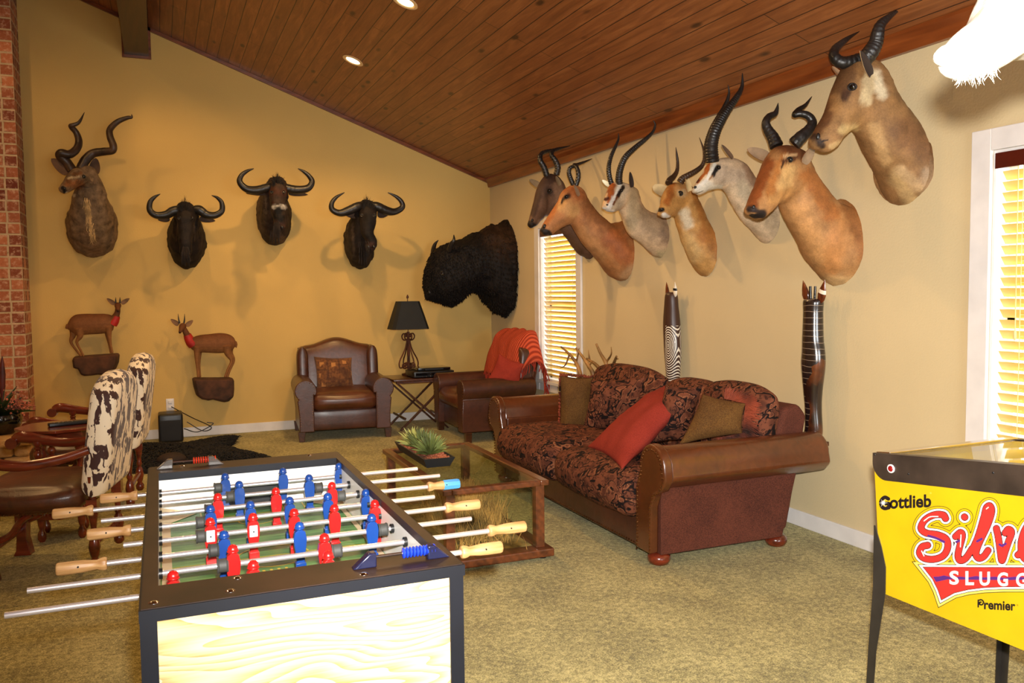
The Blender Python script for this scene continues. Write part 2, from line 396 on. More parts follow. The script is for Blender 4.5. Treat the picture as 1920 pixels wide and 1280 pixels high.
def blind(y0,y1,label,tilt,nc,cat='window blind'):
    t=thing('window_blind',label,cat,(.05,(y0+y1)/2,WZ0),group='wooden slat blinds in the right wall windows')
    q=MB(); q.bx(-.012,.0,y0,y1,WZ1-.085,WZ1-.014); q.bx(0.,.075,y0+.01,y1-.01,WZ1-.05,WZ1-.014)
    q.build('valance',M_val,t,smooth=False,bevel=.003)
    q=MB(); z=WZ1-.115; k=0; R_=Matrix.Rotation(tilt,3,'Y')
    while z>WZ0+.06:
        q.rbox((.042,(y0+y1)/2,z),(.048,y1-y0-.02,.0035),r=.0015,n=2,rot=None if 0 else R_) ; z-=.0485; k+=1
    q.build('slats',M_slat,t)
    zb=z+.01
    MB().rbox((.042,(y0+y1)/2,zb),(.05,y1-y0-.02,.02),r=.004).build('bottom_rail',M_slat,t)
    q=MB()
    for i in range(nc):
        y=y0+.12+(y1-y0-.24)*i/(nc-1)
        for xx in (.0165,.067): q.tube([(xx,y,zb),(xx,y,WZ1-.05)],.0022,6)
        zz=WZ1-.115
        while zz>WZ0+.06: q.tube([(.016,y,zz-.004),(.067,y,zz-.004)],.0015,4); zz-=.0485
    q.build('ladder_cord',M_cord,t)
    q=MB(); q.tube([(.01,y1-.1,WZ1-.06),(.008,y1-.105,1.25)],.0025,6); q.lathe([(.001,0),(.008,.01),(.006,.04),(.001,.05)],(.008,y1-.105,1.2),8); q.build('pull_cord',M_cord,t)
window(1,*W1,'narrow white framed window near the room corner')
# rear window frame, added and unseen, to go with the rear fill light
q=MB(); q.bx(-2.85,-.25,YF,YF+.03,.45,.55);q.bx(-2.85,-.25,YF,YF+.03,2.45,2.55);q.bx(-2.85,-2.75,YF,YF+.03,.55,2.45);q.bx(-.35,-.25,YF,YF+.03,.55,2.45); struct(q.build('window_3',M_white,smooth=False))
window(2,*W2,'tall white framed window above the pinball machine')
blind(W1[0]+.014,W1[1]-.014,'wooden slat blind in the narrow window beside the room corner',.95,2)
blind(W2[0]+.014,W2[1]-.014,'wooden slat blind in the wide window behind the yellow pinball machine',.95,5)
# recessed ceiling lights
M_can=plain('can_metal',(240,205,150),.3,var=.02)
M_bulb=N('bulb').col((1,.9,.7)).m
b_=M_bulb.node_tree.nodes['Principled BSDF']; b_.inputs['Emission Color'].default_value=(1,.80,.48,1); b_.inputs['Emission Strength'].default_value=7
ang=math.atan(.378); RT=Matrix.Rotation(ang,3,'Y')
def can(x,y,label,gr='recessed lights in the plank ceiling'):
    c=Vector((x,y,zc(x))); t=thing('recessed_light',label,'ceiling light',c,group=gr)
    MB().lathe([(.068,.0),(.09,-.001),(.092,-.006),(.07,-.009),(.062,-.004),(.062,.0)],c,28,RT).build('trim_ring',M_can,t)
    MB().lathe([(.0,-.006),(.035,-.007),(.055,-.004),(.061,.0)],c,24,RT).build('lamp_lens',M_bulb,t)
can(*CANS[0],'lit round recessed light at the top edge of the picture')
can(*CANS[1],'lit round recessed light nearer the back wall')
# ---------------- taxidermy ----------------
def hide(name,rough=.75,fur=.5,mott=.07,scale=26,long=(1,1,1)):
    q=N(name); at=q.n.new('ShaderNodeAttribute'); at.attribute_name='Col'
    co=q.co(long); n1=q.tex('Noise',co,Scale=scale,Detail=5.,Roughness=.65); n2=q.tex('Noise',co,Scale=scale*9,Detail=2.)
    c=q.mix(1.,at.outputs[0],q.ramp(n1.outputs[0],[(.3,(1-mott*2.2,)*3),(.7,(1.,1.,1.))]),'MULTIPLY')
    c=q.mix(1.,c,q.ramp(n2.outputs[0],[(.3,(.9,.9,.9)),(.7,(1.,1.,1.))]),'MULTIPLY')
    q.col(c).set(rough=rough,spec=.25).bump(n2.outputs[0],fur,.004); return q.m
M_hide=hide('hide_short',.62,.35,.10,14); M_fur=hide('hide_dark',.7,.6,.2,18)
M_hornblk=plain('horn_black',(30,27,26),.38,var=.25,bump=.4,bs=80); M_hornbr=plain('horn_brown',(58,40,28),.42,var=.25,bump=.4,bs=80)
M_eye=plain('glass_eye',(8,5,4),.04,var=0,coat=1.)
M_nose=plain('nose_skin',(24,18,16),.4,var=.2)
def ear_mat(name,back,inn):
    q=N(name); co=q.co(kind='UV'); return q
M_ears={}
def earm(name,out,inn):
    if name not in M_ears: M_ears[name]=(plain('ear_'+name+'_back',out,.8,bump=.3),plain('ear_'+name+'_inside',inn,.85,var=.15,bump=.4,bs=120))
    return M_ears[name]
def mount_body(parent,C,U,V,paint,base,mat,name='hide',nsub=9,seg=56,flatproj=None,noise_amp=.004,nscale=9.,egg=0.,cap0=True,seedn=0,ridge=None,lumps=()):
    C,U,V=[crom(np.array(a,float),nsub) for a in (C,U,V)]
    # rounded tip
    tip=C[-1]-C[-2]; tl=np.linalg.norm(tip); tip=tip/(tl or 1); rr=(np.linalg.norm(U[-1])+np.linalg.norm(V[-1]))/2
    c_end=C[-1].copy(); u_end=U[-1].copy(); v_end=V[-1].copy()
    for k in (1,2,3,4):
        a=k/4.2*PI/2; C=np.vstack([C,c_end+tip*rr*math.sin(a)*.8]); U=np.vstack([U,u_end*math.cos(a)]); V=np.vstack([V,v_end*math.cos(a)])
    n=len(C); th=np.linspace(0,2*PI,seg,endpoint=False)
    ct,st=np.cos(th),np.sin(th)
    P=C[:,None,:]+U[:,None,:]*(np.sign(ct)*np.abs(ct)**.92)[None,:,None]*(1+egg*st)[None,:,None]+V[:,None,:]*(np.sign(st)*np.abs(st)**.95)[None,:,None]
    Nn=(P-C[:,None,:]); Nn/=np.linalg.norm(Nn,axis=2,keepdims=True)+1e-9
    flat=P.reshape(-1,3); nf=Nn.reshape(-1,3)
    if noise_amp:
        d=np.array([noise.fractal(Vector(p*nscale)+Vector((seedn,0,0)),.7,2.2,4) for p in flat])
        fade=np.repeat(np.clip(1.15-np.arange(n)/n,.25,1),seg)
        flat=flat+nf*(d*fade)[:,None]*noise_amp*2
    px=projv(flat if flatproj is None else flatproj(flat))
    for (cx,cy,rx,h) in lumps:
        w_=np.exp(-((px[:,0]-cx)**2+(px[:,1]-cy)**2)/(rx*rx)); flat=flat+nf*(w_*h)[:,None]
    col=np.tile(np.array(lin(base)),(len(flat),1))
    nz=np.array([noise.noise(Vector(p*30)) for p in flat])
    for pt in paint:
        (x1,y1,x2,y2,r,c)=pt[:6]; soft=pt[6] if len(pt)>6 else .5; amt=pt[7] if len(pt)>7 else 1.
        A=np.array([x1,y1],float);B=np.array([x2,y2],float); ab=B-A; t=np.clip(((px-A)@ab)/max(ab@ab,1e-6),0,1)
        dd=np.linalg.norm(px-(A+t[:,None]*ab),axis=1)+nz*r*.5
        w_=np.clip((r*(1+soft)-dd)/(r*2*soft+1e-6),0,1)*amt; w_=w_*w_*(3-2*w_)
        col=col*(1-w_[:,None])+np.array(lin(c))*w_[:,None]
    fs=[(i*seg+k,i*seg+(k+1)%seg,(i+1)*seg+(k+1)%seg,(i+1)*seg+k) for i in range(n-1) for k in range(seg)]
    fs+=[tuple(range(seg))[::-1],tuple((n-1)*seg+k for k in range(seg))]
    q=MB(); q.v=[tuple(p) for p in flat]; q.f=fs; q.mi=[0]*len(fs)
    o=q.build(name,mat,parent,attr=col,angle=60)
    return o,flat,nf
def prof_stations(S,y0,toX0=True):
    """side-view mounts of the right wall: (ux,uy,lx,ly,halfwidth[,yoff])"""
    C,U,V=[],[],[]
    for i,s in enumerate(S):
        y=y0+(s[5] if len(s)>5 else 0.)
        a=aty(s[0],s[1],y); b=aty(s[2],s[3],y)
        if i==0 and toX0:
            a=np.array([-.002,y,a[2]]); b=np.array([-.002,y,b[2]]); mid_=(a+b)/2; a=mid_+(a-mid_)*1.08; b=mid_+(b-mid_)*1.08
        C.append((a+b)/2); V.append((a-b)/2); U.append(np.array([0,s[4],0.]))
    # tilt widths so rings stay square to the run of the neck
    for i in range(1,len(C)):
        j=min(i+1,len(C)-1); t=C[j]-C[i-1]; v=V[i]/np.linalg.norm(V[i]); u=np.cross(v,t); u/=np.linalg.norm(u)
        if u[1]<0: u=-u
        u=u*.6+np.array([0,.4,0]); u/=np.linalg.norm(u); U[i]=u*S[i][4]
    return C,U,V
def horn(parent,pts,y0,ys,rad,mat,rings=0,amp=.1,name='horn',n=12,upto=.75):
    """pts px list, ys depth offset per point, rad px per point"""
    P=[aty(p[0],p[1],y0+dy) for p,dy in zip(pts,ys)]
    mp=1/ (FPX/depth(P[0])); A=crom(np.array([[*p,r*mp] for p,r in zip(P,rad)]),n)
    if rings:
        L=np.concatenate([[0],np.cumsum(np.linalg.norm(np.diff(A[:,:3],axis=0),axis=1))]); tot=L[-1]
        m_=max(len(A),int(rings*10)); ls=np.linspace(0,tot,m_); A=np.stack([np.interp(ls,L,A[:,k]) for k in range(4)],1)
        t=ls/tot; ph=(t*rings/upto)%1.; A[:,3]*=1+amp*np.where(t<upto,np.where(ph<.6,ph/.6,(1-ph)/.4)-.4,0)
    q=MB(); q.tube([a[:3] for a in A],[max(a[3],.0008) for a in A],14); return q.build(name,mat,parent)
def ear(parent,b,t,wpx,y0,yb,yt,mats,name='ear',face=(0,-1,0),cup=.35,full=.5):
    B=Vector(aty(b[0],b[1],y0+yb)); T=Vector(aty(t[0],t[1],y0+yt)); mp=depth(B)/FPX; W=wpx*mp
    d=T-B; L=d.length; d.normalize(); f=Vector(face); f=(f-d*f.dot(d)).normalized(); s=d.cross(f)
    q=MB(); nu,nv=12,8; vs=[]
    for layer in (0,1):
        for i in range(nu+1):
            u=i/nu; ww=W*.5*max(.05,(math.sin(PI*min(1,u**(.75)*(1-.0)+.12*(1-u))) **(full)) if u<1 else .04)
            ww*= (1 if u<.97 else .5)
            for j in range(nv+1):
                v=j/nv*2-1; p=B+d*(L*u)+s*(ww*v)+f*(cup*ww*(v*v-.55))*(1) - f*(.004 if layer else 0)
                vs.append(p)
    K=(nu+1)*(nv+1); fi=[];fo=[]
    for i in range(nu):
        for j in range(nv):
            a=i*(nv+1)+j; fi.append((a,a+1,a+nv+2,a+nv+1)); fo.append((a+K,a+nv+1+K,a+nv+2+K,a+1+K))
    rim=[]
    bd=[i*(nv+1) for i in range(nu+1)]+[nu*(nv+1)+j for j in range(1,nv+1)]+[i*(nv+1)+nv for i in range(nu-1,-1,-1)]+[j for j in range(nv-1,0,-1)]
    for k in range(len(bd)): a,b2=bd[k],bd[(k+1)%len(bd)]; rim.append((a,a+K,b2+K,b2))
    q.add(vs,fi+fo+rim); q.mi=[1]*len(fi)+[0]*(len(fo)+len(rim))
    return q.build(name,list(mats),parent,angle=60)
def surf_y(flat,px,py,y0,side=-1):
    """nearest surface vertex of the body seen at this place on the camera side"""
    pr=projv(flat); d=np.hypot(pr[:,0]-px,pr[:,1]-py); c=np.where(d<3.5)[0]
    if len(c)==0: c=np.argsort(d)[:4]
    dz=(flat[c]-CAM)@RC[2]; return flat[c[np.argmin(dz)]]
def eye(parent,flat,px,py,r,y0,lid=None,push=.35,mat=None):
    P=surf_y(flat,px,py,y0); P=CAM+ray(px,py)*depth(P)
    mp=depth(P)/FPX; R_=r*mp; v=(CAM-P); v/=np.linalg.norm(v)
    c=P-v*R_*(1-push)
    MB().ell(c,R_,nu=18,nv=12).build('eye',mat or M_eye,parent)
    if lid is not None:
        q=MB(); rt=RC[0]; up=RC[1]
        pts=[c+v*R_*.55+rt*math.cos(a)*R_*1.05+up*math.sin(a)*R_*.9 for a in [2*PI*k/16 for k in range(17)]]
        q.tube(pts,R_*.3,6); q.build('eyelid',lid,parent)
def nostril(parent,flat,px,py,r,y0,ar=1.,mat=None):
    P=surf_y(flat,px,py,y0); P=CAM+ray(px,py)*depth(P); mp=depth(P)/FPX; v=(CAM-P); v/=np.linalg.norm(v)
    MB().ell(P-v*r*mp*.45,(r*mp,r*mp*.8,r*mp*ar),nu=12,nv=8).build('nostril',mat or M_nose,parent)
def Z(ox,oy,s): return lambda *a:[(ox+a[i]/s,oy+a[i+1]/s) for i in range(0,len(a),2)]
GR='antelope mounts along the right wall'
def rightmount(name,label,cat,S,y0,paint,base,mat=M_hide,**kw):
    C,U,V=prof_stations(S,y0)
    t=thing(name,label,cat,(0,y0,C[0][2]),group=kw.pop('group',GR))
    fp=lambda F:np.stack([F[:,0],np.full(len(F),y0),F[:,2]],1)
    yo=kw.pop('headproj',True)
    o,flat,nf=mount_body(t,C,U,V,paint,base,mat,flatproj=None,**kw)
    return t,flat
# 1 topi-like, dark, nearest the corner
A=Z(970,260,8)
S=[(1125,400,1118,482,.16),(1108,395,1108,487,.18),(1088,385,1088,477,.15),(1072,372,1068,452,.11),(1060,358,1050,430,.09),(1055,342,1038,412,.085),(1044,329,1030,405,.08),(1024,328,1020,407,.075),(1011,348,1017,411,.07,-.02),(1002,380,1012,416,.055,-.04),(995,403,1006,423,.045,-.06),(991,416,1000,426,.034,-.07)]
BR=(112,84,66)
t,F=rightmount('tsessebe_mount','dark grey-brown antelope head mount above the narrow window, partly behind the tan one','mounted head',S,-2.42,
 [(1045,335,1018,332,14,(70,50,40)),(1018,335,1000,400,6,(64,42,34)),(990,418,1003,424,6,(34,26,24),.4),(1046,350,1050,375,9,(138,108,86)),(1024,359,1028,356,9,(76,56,46)),(1012,415,1010,419,4,(150,120,96))],BR)
horn(t,A(445,560,400,430,345,330,350,240,420,195,560,165,760,112),-2.42,(-.05,-.05,-.04,-.02,0.,.02,.05),(5.6,5.4,5,4.2,3.6,2.8,.6),M_hornblk,14,.12)
horn(t,A(585,545,610,430,570,330,515,250,530,190,620,150,790,108),-2.42,(-.12,-.13,-.12,-.1,-.08,-.06,-.03),(5.6,5.4,5,4.2,3.6,2.8,.6),M_hornblk,14,.12)
em=earm('grey',(110,84,64),(128,108,80))
ear(t,A(350,720)[0],A(180,612)[0],12,-2.42,.02,.06,em); ear(t,A(640,700)[0],A(580,560)[0],9,-2.42,-.1,-.12,em)
eye(t,F,1029.5,358,4.4,-2.42,M_nose); nostril(t,F,998,413,3.2,-2.42)
# 2 tan hartebeest over the window
S=[(1180,418,1188,512,.17),(1160,416,1175,529,.20),(1140,418,1150,519,.19),(1122,402,1122,486,.14),(1108,384,1097,460,.11),(1098,370,1080,434,.095),(1092,355,1072,421,.09),(1076,346,1066,421,.085),(1057,356,1058,424,.08),(1048,375,1048,430,.065),(1035,395,1040,435,.055),(1021,416,1034,441,.05),(1015,428,1027,440,.036)]
y0=-3.0
t,F=rightmount('hartebeest_mount','tan hartebeest head mount with crossed horns, its muzzle over the narrow window','mounted head',S,y0,
 [(1110,390,1170,440,20,(150,98,58)),(1060,352,1090,366,10,(160,96,52)),(1044,380,1020,420,7,(186,112,58)),(1055,385,1075,395,12,(214,160,98)),(1095,440,1125,480,14,(196,140,88)),(1150,450,1175,480,18,(176,104,56)),(1170,520,1190,505,10,(196,150,104)),(1057,372,1066,367,4,(60,30,18)),(1055,373,1053,381,1.8,(50,22,14)),(1016,430,1030,440,6,(40,30,28),.4)],(186,126,76))
horn(t,A(880,700,912,600,915,510,890,430,850,395,900,385,1000,350,1120,300),y0,(-.09,-.1,-.1,-.08,-.05,-.02,0,.03),(4.6,4.4,4.2,3.8,3.4,3,2.2,.5),M_hornblk,12,.1)
horn(t,A(840,690,800,600,775,510,790,440,850,415,910,410),y0,(-.02,-.01,0,0,-.01,-.02),(4.6,4.4,4.2,3.6,3,1.2),M_hornblk,10,.1)
em=earm('tan',(160,104,60),(140,108,78))
ear(t,A(925,860)[0],A(850,690)[0],8,y0,-.1,-.13,em); nostril(t,F,1021,424,3.4,y0,1.3); eye(t,F,1062,369,3.4,y0,M_nose)
# 3 gazelle with upright horns
S=[(1262,412,1262,470,.13),(1245,402,1250,487,.16),(1226,400,1230,481,.14),(1210,394,1205,459,.10),(1200,380,1180,439,.08),(1197,366,1168,410,.07),(1190,352,1162,394,.068),(1170,343,1158,394,.066,-.02),(1149,343,1152,397,.058,-.05),(1140,360,1147,398,.048,-.08),(1135,374,1140,396,.038,-.1),(1131,384,1135,392,.022,-.11)]
y0=-3.55
t,F=rightmount('gazelle_mount','pale gazelle head mount with white face stripe and tall lyre-shaped horns','mounted head',S,y0,
 [(1245,420,1262,440,22,(160,132,104)),(1205,400,1225,425,16,(178,152,120)),(1240,478,1262,480,10,(206,184,140)),(1190,350,1185,420,12,(196,172,134)),(1165,350,1152,385,14,(214,192,160)),
  (1146,347,1146,362,8,(160,84,34),.3),(1146,362,1142,378,4.5,(172,92,40),.4),(1163,345,1151,372,3.2,(246,238,222),.3),(1151,372,1140,392,4.5,(244,236,224),.5),(1168,350,1158,368,3.4,(34,20,16),.3),(1157,370,1150,383,2,(120,66,34),.4),(1136,374,1140,372,3.4,(70,24,16),.4),(1131,392,1150,396,3,(236,226,212))],(226,192,152))
C_=Z(1120,220,8)
horn(t,C_(215,1000,185,900,172,750,205,590,275,430,315,330,318,235),y0,(-.02,-.01,0,.02,.04,.05,.05),(4.8,4.6,4.2,3.8,3,2,.5),M_hornblk,18,.12)
horn(t,C_(330,1000,325,900,350,760,420,600,560,460,720,330,830,220,868,110,835,40),y0,(-.07,-.08,-.09,-.1,-.1,-.1,-.1,-.1,-.1),(6.6,6.4,6,5.6,4.8,4,2.8,1.8,.4),M_hornblk,30,.12)
em=earm('pale',(210,186,150),(236,222,196)); ed=earm('paledark',(196,170,130),(40,26,20))
ear(t,C_(185,1030)[0],C_(72,940)[0],9,y0,.03,.06,em); ear(t,C_(520,1050)[0],C_(490,815)[0],10,y0,-.07,-.1,ed)
eye(t,F,1165,357,2.8,y0,M_nose); nostril(t,F,1138.5,384,2.8,y0,.6)
# 4 reddish-gold lechwe/kob
S=[(1364,436,1366,512,.14),(1350,429,1352,531,.17),(1333,432,1328,524,.15),(1324,418,1302,494,.12),(1314,394,1283,456,.10),(1307,376,1273,425,.09),(1300,358,1268,409,.085),(1288,345,1262,406,.08),(1263,343,1257,406,.075,-.03),(1250,358,1253,408,.06,-.06),(1246,374,1249,409,.046,-.09),(1240,387,1243,408,.034,-.11),(1236,396,1238,405,.02,-.12)]
y0=-4.15
t,F=rightmount('kob_mount','golden-brown antelope head mount with short curved horns and white chin','mounted head',S,y0,
 [(1330,440,1365,470,22,(176,116,56)),(1300,350,1318,410,8,(166,110,52)),(1262,345,1252,380,7,(176,108,50)),(1270,352,1290,356,7,(206,150,90)),(1285,450,1300,480,16,(222,180,118)),(1335,525,1362,520,11,(222,196,146)),(1283,400,1290,420,10,(232,212,178)),(1245,404,1252,407,4.6,(242,236,226),.4),(1237,394,1243,392,4.2,(26,18,16),.35),(1276,362,1281,362,7,(224,190,140),.4),(1345,450,1352,500,6,(190,128,66)),(1352,450,1362,490,4,(156,100,48))],(206,154,88))
horn(t,C_(1070,990,1090,940,1150,880,1195,800,1205,680,1193,560,1178,445),y0,(-.03,-.02,0,.01,.02,.02,.02),(7,6.2,5,3.8,2.8,2,.4),M_hornbr,12,.08)
horn(t,C_(1240,975,1280,920,1360,870,1470,810,1565,730,1605,620,1590,470,1530,300),y0,(-.08,-.09,-.11,-.12,-.12,-.12,-.1,-.08),(7,6.4,5.6,5,4.2,3.2,2,.4),M_hornbr,20,.12)
em=earm('gold',(186,140,86),(190,168,124))
ear(t,C_(1050,1130)[0],C_(825,1040)[0],22,y0,.02,.06,em,full=.35); ear(t,C_(1385,1110)[0],C_(1335,885)[0],13,y0,-.09,-.12,em,full=.4)
eye(t,F,1275.6,362.5,4.2,y0,M_nose); nostril(t,F,1241,392,3.4,y0,.8)
# 5 Grant's gazelle-like, tall ringed horns
S=[(1480,385,1489,448,.12),(1462,375,1474,470,.15),(1447,370,1447,464,.13),(1432,358,1420,438,.11),(1420,345,1395,412,.095),(1408,326,1375,384,.085),(1396,308,1361,359,.078),(1376,297,1350,354,.074),(1350,297,1338,355,.07),(1331,305,1328,358,.058),(1320,324,1320,362,.048),(1308,340,1311,366,.036),(1301,352,1304,362,.022)]
y0=-4.8
t,F=rightmount('gazelle_mount','cream gazelle head mount with very tall thick ringed horns','mounted head',S,y0,
 [(1345,330,1400,330,16,(206,184,158)),(1400,310,1415,345,9,(172,140,112)),(1392,350,1410,380,12,(208,190,160)),(1440,400,1470,440,18,(196,174,142)),(1450,460,1480,455,8,(170,150,122)),(1330,345,1310,355,9,(238,228,208)),(1335,352,1350,352,5,(236,226,204)),
  (1327,306,1324,322,5,(176,92,34),.3),(1324,322,1308,342,2.6,(178,100,42),.4),(1340,308,1326,336,3.2,(246,240,226),.3),(1326,336,1306,352,3.4,(244,236,222)),(1346,313,1337,328,4,(26,18,16),.3),(1336,330,1330,336,1.8,(150,100,56)),(1310,338,1307,341,2.4,(90,30,16),.4),(1305,363,1318,358,1.1,(130,120,100),.3)],(234,206,170))
horn(t,[(1336,304),(1334,275),(1340,248),(1352,224),(1366,203),(1380,184),(1391,163),(1392,137)],y0,(-.06,-.07,-.08,-.08,-.08,-.07,-.06,-.05),(12.5,12,11,9.5,7.6,6,3.8,.6),M_hornblk,30,.10)
horn(t,[(1331,300),(1330,272),(1337,245),(1348,222),(1358,203),(1365,184),(1367,172),(1365,159)],y0,(.03,.05,.06,.07,.08,.08,.08,.08),(10,9.6,8.4,7,5.4,3.4,2,.5),M_hornblk,26,.10)
em=earm('cream',(200,182,146),(110,84,62)); ear(t,(1374,297),(1353,271),9,y0,-.06,-.09,em)
eye(t,F,1347,314,3.6,y0,M_nose); nostril(t,F,1303.5,351,3.2,y0,.9)
# 6 red hartebeest
S=[(1612,380,1640,505,.17),(1600,372,1622,546,.20),(1575,383,1580,543,.20),(1556,375,1532,500,.16),(1538,352,1503,451,.13),(1522,326,1480,412,.115),(1513,305,1468,383,.105),(1500,280,1457,383,.10,-.02),(1462,273,1448,388,.095,-.05),(1443,303,1442,395,.082,-.09),(1428,336,1435,403,.068,-.13),(1412,366,1425,411,.056,-.17),(1405,384,1411,404,.04,-.19)]
y0=-5.4
G=Z(1390,170,4)
t,F=rightmount('hartebeest_mount','reddish hartebeest head mount with bracket-shaped black horns, muzzle to the left','mounted head',S,y0,
 [(1470,272,1500,285,16,(126,76,44)),(1440,310,1410,380,13,(150,82,38)),(1470,300,1445,360,11,(190,122,62)),(1478,320,1470,350,14,(224,176,112)),(1450,375,1480,360,9,(206,150,88)),(1520,330,1560,400,18,(178,112,58)),(1500,400,1545,480,20,(206,150,92)),(1600,385,1635,470,26,(158,102,54)),(1560,530,1620,540,18,(224,180,124)),(1570,430,1560,500,16,(200,138,80)),
  (1471,306,1465,313,2,(40,20,14),.4),(1470,302,1488,298,5.5,(96,58,34),.4),(1470,293,1490,290,3,(222,180,130),.4),(1405,392,1430,400,7,(46,32,28),.45),(1410,404,1430,405,5,(30,22,20),.3)],(186,134,82))
horn(t,[(1456,274),(1449,257),(1440,243),(1436,230),(1442,219),(1453,213),(1457,204),(1459,193)],y0,(-.02,0,.02,.03,.04,.04,.04,.04),(13,11,9,7.6,6.6,5.4,3.4,.6),M_hornblk,10,.05)
horn(t,[(1489,270),(1502,257),(1517,243),(1523,229),(1515,217),(1500,213),(1490,215),(1497,206),(1510,197),(1522,181)],y0,(-.1,-.12,-.13,-.13,-.12,-.1,-.08,-.07,-.07,-.07),(13,12,10,8.4,7.2,6.4,5.6,5,3.4,.6),M_hornblk,10,.05)
em=earm('red',(166,100,54),(150,122,92)); ear(t,(1442,296),(1401,279),22,y0,.02,.06,em); ear(t,(1507,306),(1527,273),20,y0,-.12,-.15,em)
eye(t,F,1481,299,4.8,y0,M_nose); nostril(t,F,1413,388,3.6,y0,1.1)
# 7 big brown hartebeest
S=[(1776,262,1790,380,.19),(1755,247,1768,420,.22),(1733,248,1730,420,.21),(1715,243,1690,382,.18),(1698,224,1668,340,.15),(1680,197,1640,296,.13),(1665,168,1618,256,.115),(1655,138,1604,243,.11),(1635,112,1592,246,.10),(1600,106,1580,256,.09),(1574,150,1572,265,.08),(1557,198,1562,279,.068),(1538,232,1548,286,.058),(1527,252,1535,280,.045)]
y0=-5.85
H_=Z(1500,0,4.571)
t,F=rightmount('hartebeest_mount','large brown hartebeest head mount beneath the plank ceiling, highest in the row','mounted head',S,y0,
 [(1590,125,1575,160,18,(104,72,44)),(1560,200,1530,245,12,(112,74,44)),(1575,200,1600,225,18,(158,116,70)),(1640,140,1652,175,12,(224,206,172)),(1630,150,1625,185,12,(204,180,138)),(1580,245,1600,240,8,(206,172,114)),(1600,262,1560,275,6,(196,160,108)),(1700,250,1770,290,30,(130,92,58)),(1680,330,1710,380,14,(196,160,108)),(1715,400,1755,415,16,(216,190,132)),(1640,240,1660,300,12,(190,150,100)),(1740,330,1745,360,14,(190,158,122)),
  (1590,170,1582,182,8,(74,48,32)),(1527,258,1540,272,7,(60,42,32),.4),(1530,268,1552,262,1.5,(40,26,20),.4),(1690,320,1720,350,10,(200,164,118))],(152,112,70))
for k in range(26):
    pass
horn(t,[(1612,112),(1592,117),(1575,116),(1564,105),(1566,92),(1580,79),(1594,69),(1611,59)],y0,(-.03,-.01,.01,.03,.05,.07,.08,.09),(13,12,11,9.6,8,5.8,3.4,.6),M_hornblk,14,.06)
horn(t,[(1620,112),(1632,98),(1642,80),(1646,62),(1650,48),(1661,36),(1676,25),(1693,13)],y0,(-.1,-.12,-.13,-.14,-.14,-.14,-.13,-.12),(15,15,13,11.6,9.6,7,4,.6),M_hornblk,16,.07)
em=earm('dkinside',(196,166,126),(50,34,24)); ear(t,(1634,142),(1613,95),20,y0,-.13,-.16,em,full=.6); ear(t,(1580,145),(1560,124),12,y0,.05,.09,earm('tan',0,0))
eye(t,F,1598,163,7,y0,M_nose); nostril(t,F,1534,256,4.4,y0,1.6)
# 8 the big white muzzle at the upper right: on the near side wall beside the photographer
dW=1.2
def pd(x,y,d): return CAM+ray(x,y)*d
S=[(1779,88,1787,118,.035,0),(1789,70,1801,138,.05,0),(1815,47,1835,145,.06,0),(1838,22,1872,130,.07,0),(1856,-15,1908,110,.085,.0),(1875,-70,1955,100,.095,.02),(1905,-150,2020,90,.1,.03),(1965,-215,2110,75,.11,.03),(2060,-240,2230,60,.13,-.02),(2180,-210,2380,90,.16,-.1),(2330,-150,2560,140,.2,-.2)]
C,U,V=[],[],[]
for s in S:
    a=pd(s[0],s[1],dW+s[5]); b=pd(s[2],s[3],dW+s[5]); C.append((a+b)/2); V.append((a-b)/2); U.append(RC[2]*s[4])
C=C[::-1];U=U[::-1];V=V[::-1]
yw=C[0][1]-.35
C.insert(0,np.array([C[0][0]+.05,yw,C[0][2]-.02])); U.insert(0,np.array([.26,0,0])); V.insert(0,np.array([0,0,.3]))
U[1]=np.array([.17,.13,0.])
M_white_hide=hide('hide_white',.7,.3,.05)
struct(MB().bx(C[0][0]-.3,C[0][0]+.32,yw-.15,yw-.001,0,zc(C[0][0]+.32)-.001).build('wall_near',M_wall,smooth=False))
t=thing('animal_mount','huge pale white animal muzzle cut off by the upper right corner','mounted head',C[0])
o,F,nf=mount_body(t,C,U,V,[(1850,0,1825,50,6,(226,196,160),.9,.6),(1900,-150,1850,-20,14,(214,170,120),.8)],(246,238,222),M_white_hide,name='hide')
q=MB(); 
for k in range(150):
    x=random.uniform(1785,1870); y=118+ (22 if x>1795 else 5)+random.uniform(-14,2)-max(0,(x-1840))*.4
    P=surf_y(F,x,y,0); L=random.uniform(.006,.02); d_=-RC[1]*1+RC[0]*random.uniform(-.7,.4); d_/=np.linalg.norm(d_)
    q.tube([P,P+d_*L*.6,P+d_*L+RC[0]*random.uniform(-.3,.3)*L],[.00035,.0003,.0001],4)
q.build('chin_hair',plain('white_hair',(240,232,214),.7),t)['kind']='stuff'
nostril(t,F,1786,100,4,0,1.4,mat=plain('pale_nostril',(206,170,150),.6))
# ---- back wall mounts ----
def back_stations(S):
    """(px,py,yoff,half_width_m,half_height_m,side_deg)"""
    C=[aty(s[0],s[1],s[2]) for s in S]; n=len(C); U,V=[],[]
    for i,s in enumerate(S):
        t=C[min(i+1,n-1)]-C[max(i-1,0)]
        if i==0: t=np.array([0,-1.,0])
        t/=np.linalg.norm(t); a=math.radians(s[5] if len(s)>5 else 0)
        u=np.array([math.cos(a),math.sin(a),0]); u=u-t*(u@t); u/=np.linalg.norm(u); v=np.cross(u,t); v/=np.linalg.norm(v)
        if i and v@V[-1]<0: v=-v
        if i==0 and v[2]<0: v=-v
        U.append(u*s[3]); V.append(v*s[4])
    C[0][1]=-.002
    return C,U,V
def fp_back(y): 
    return None
GB='mounted heads on the back wall'
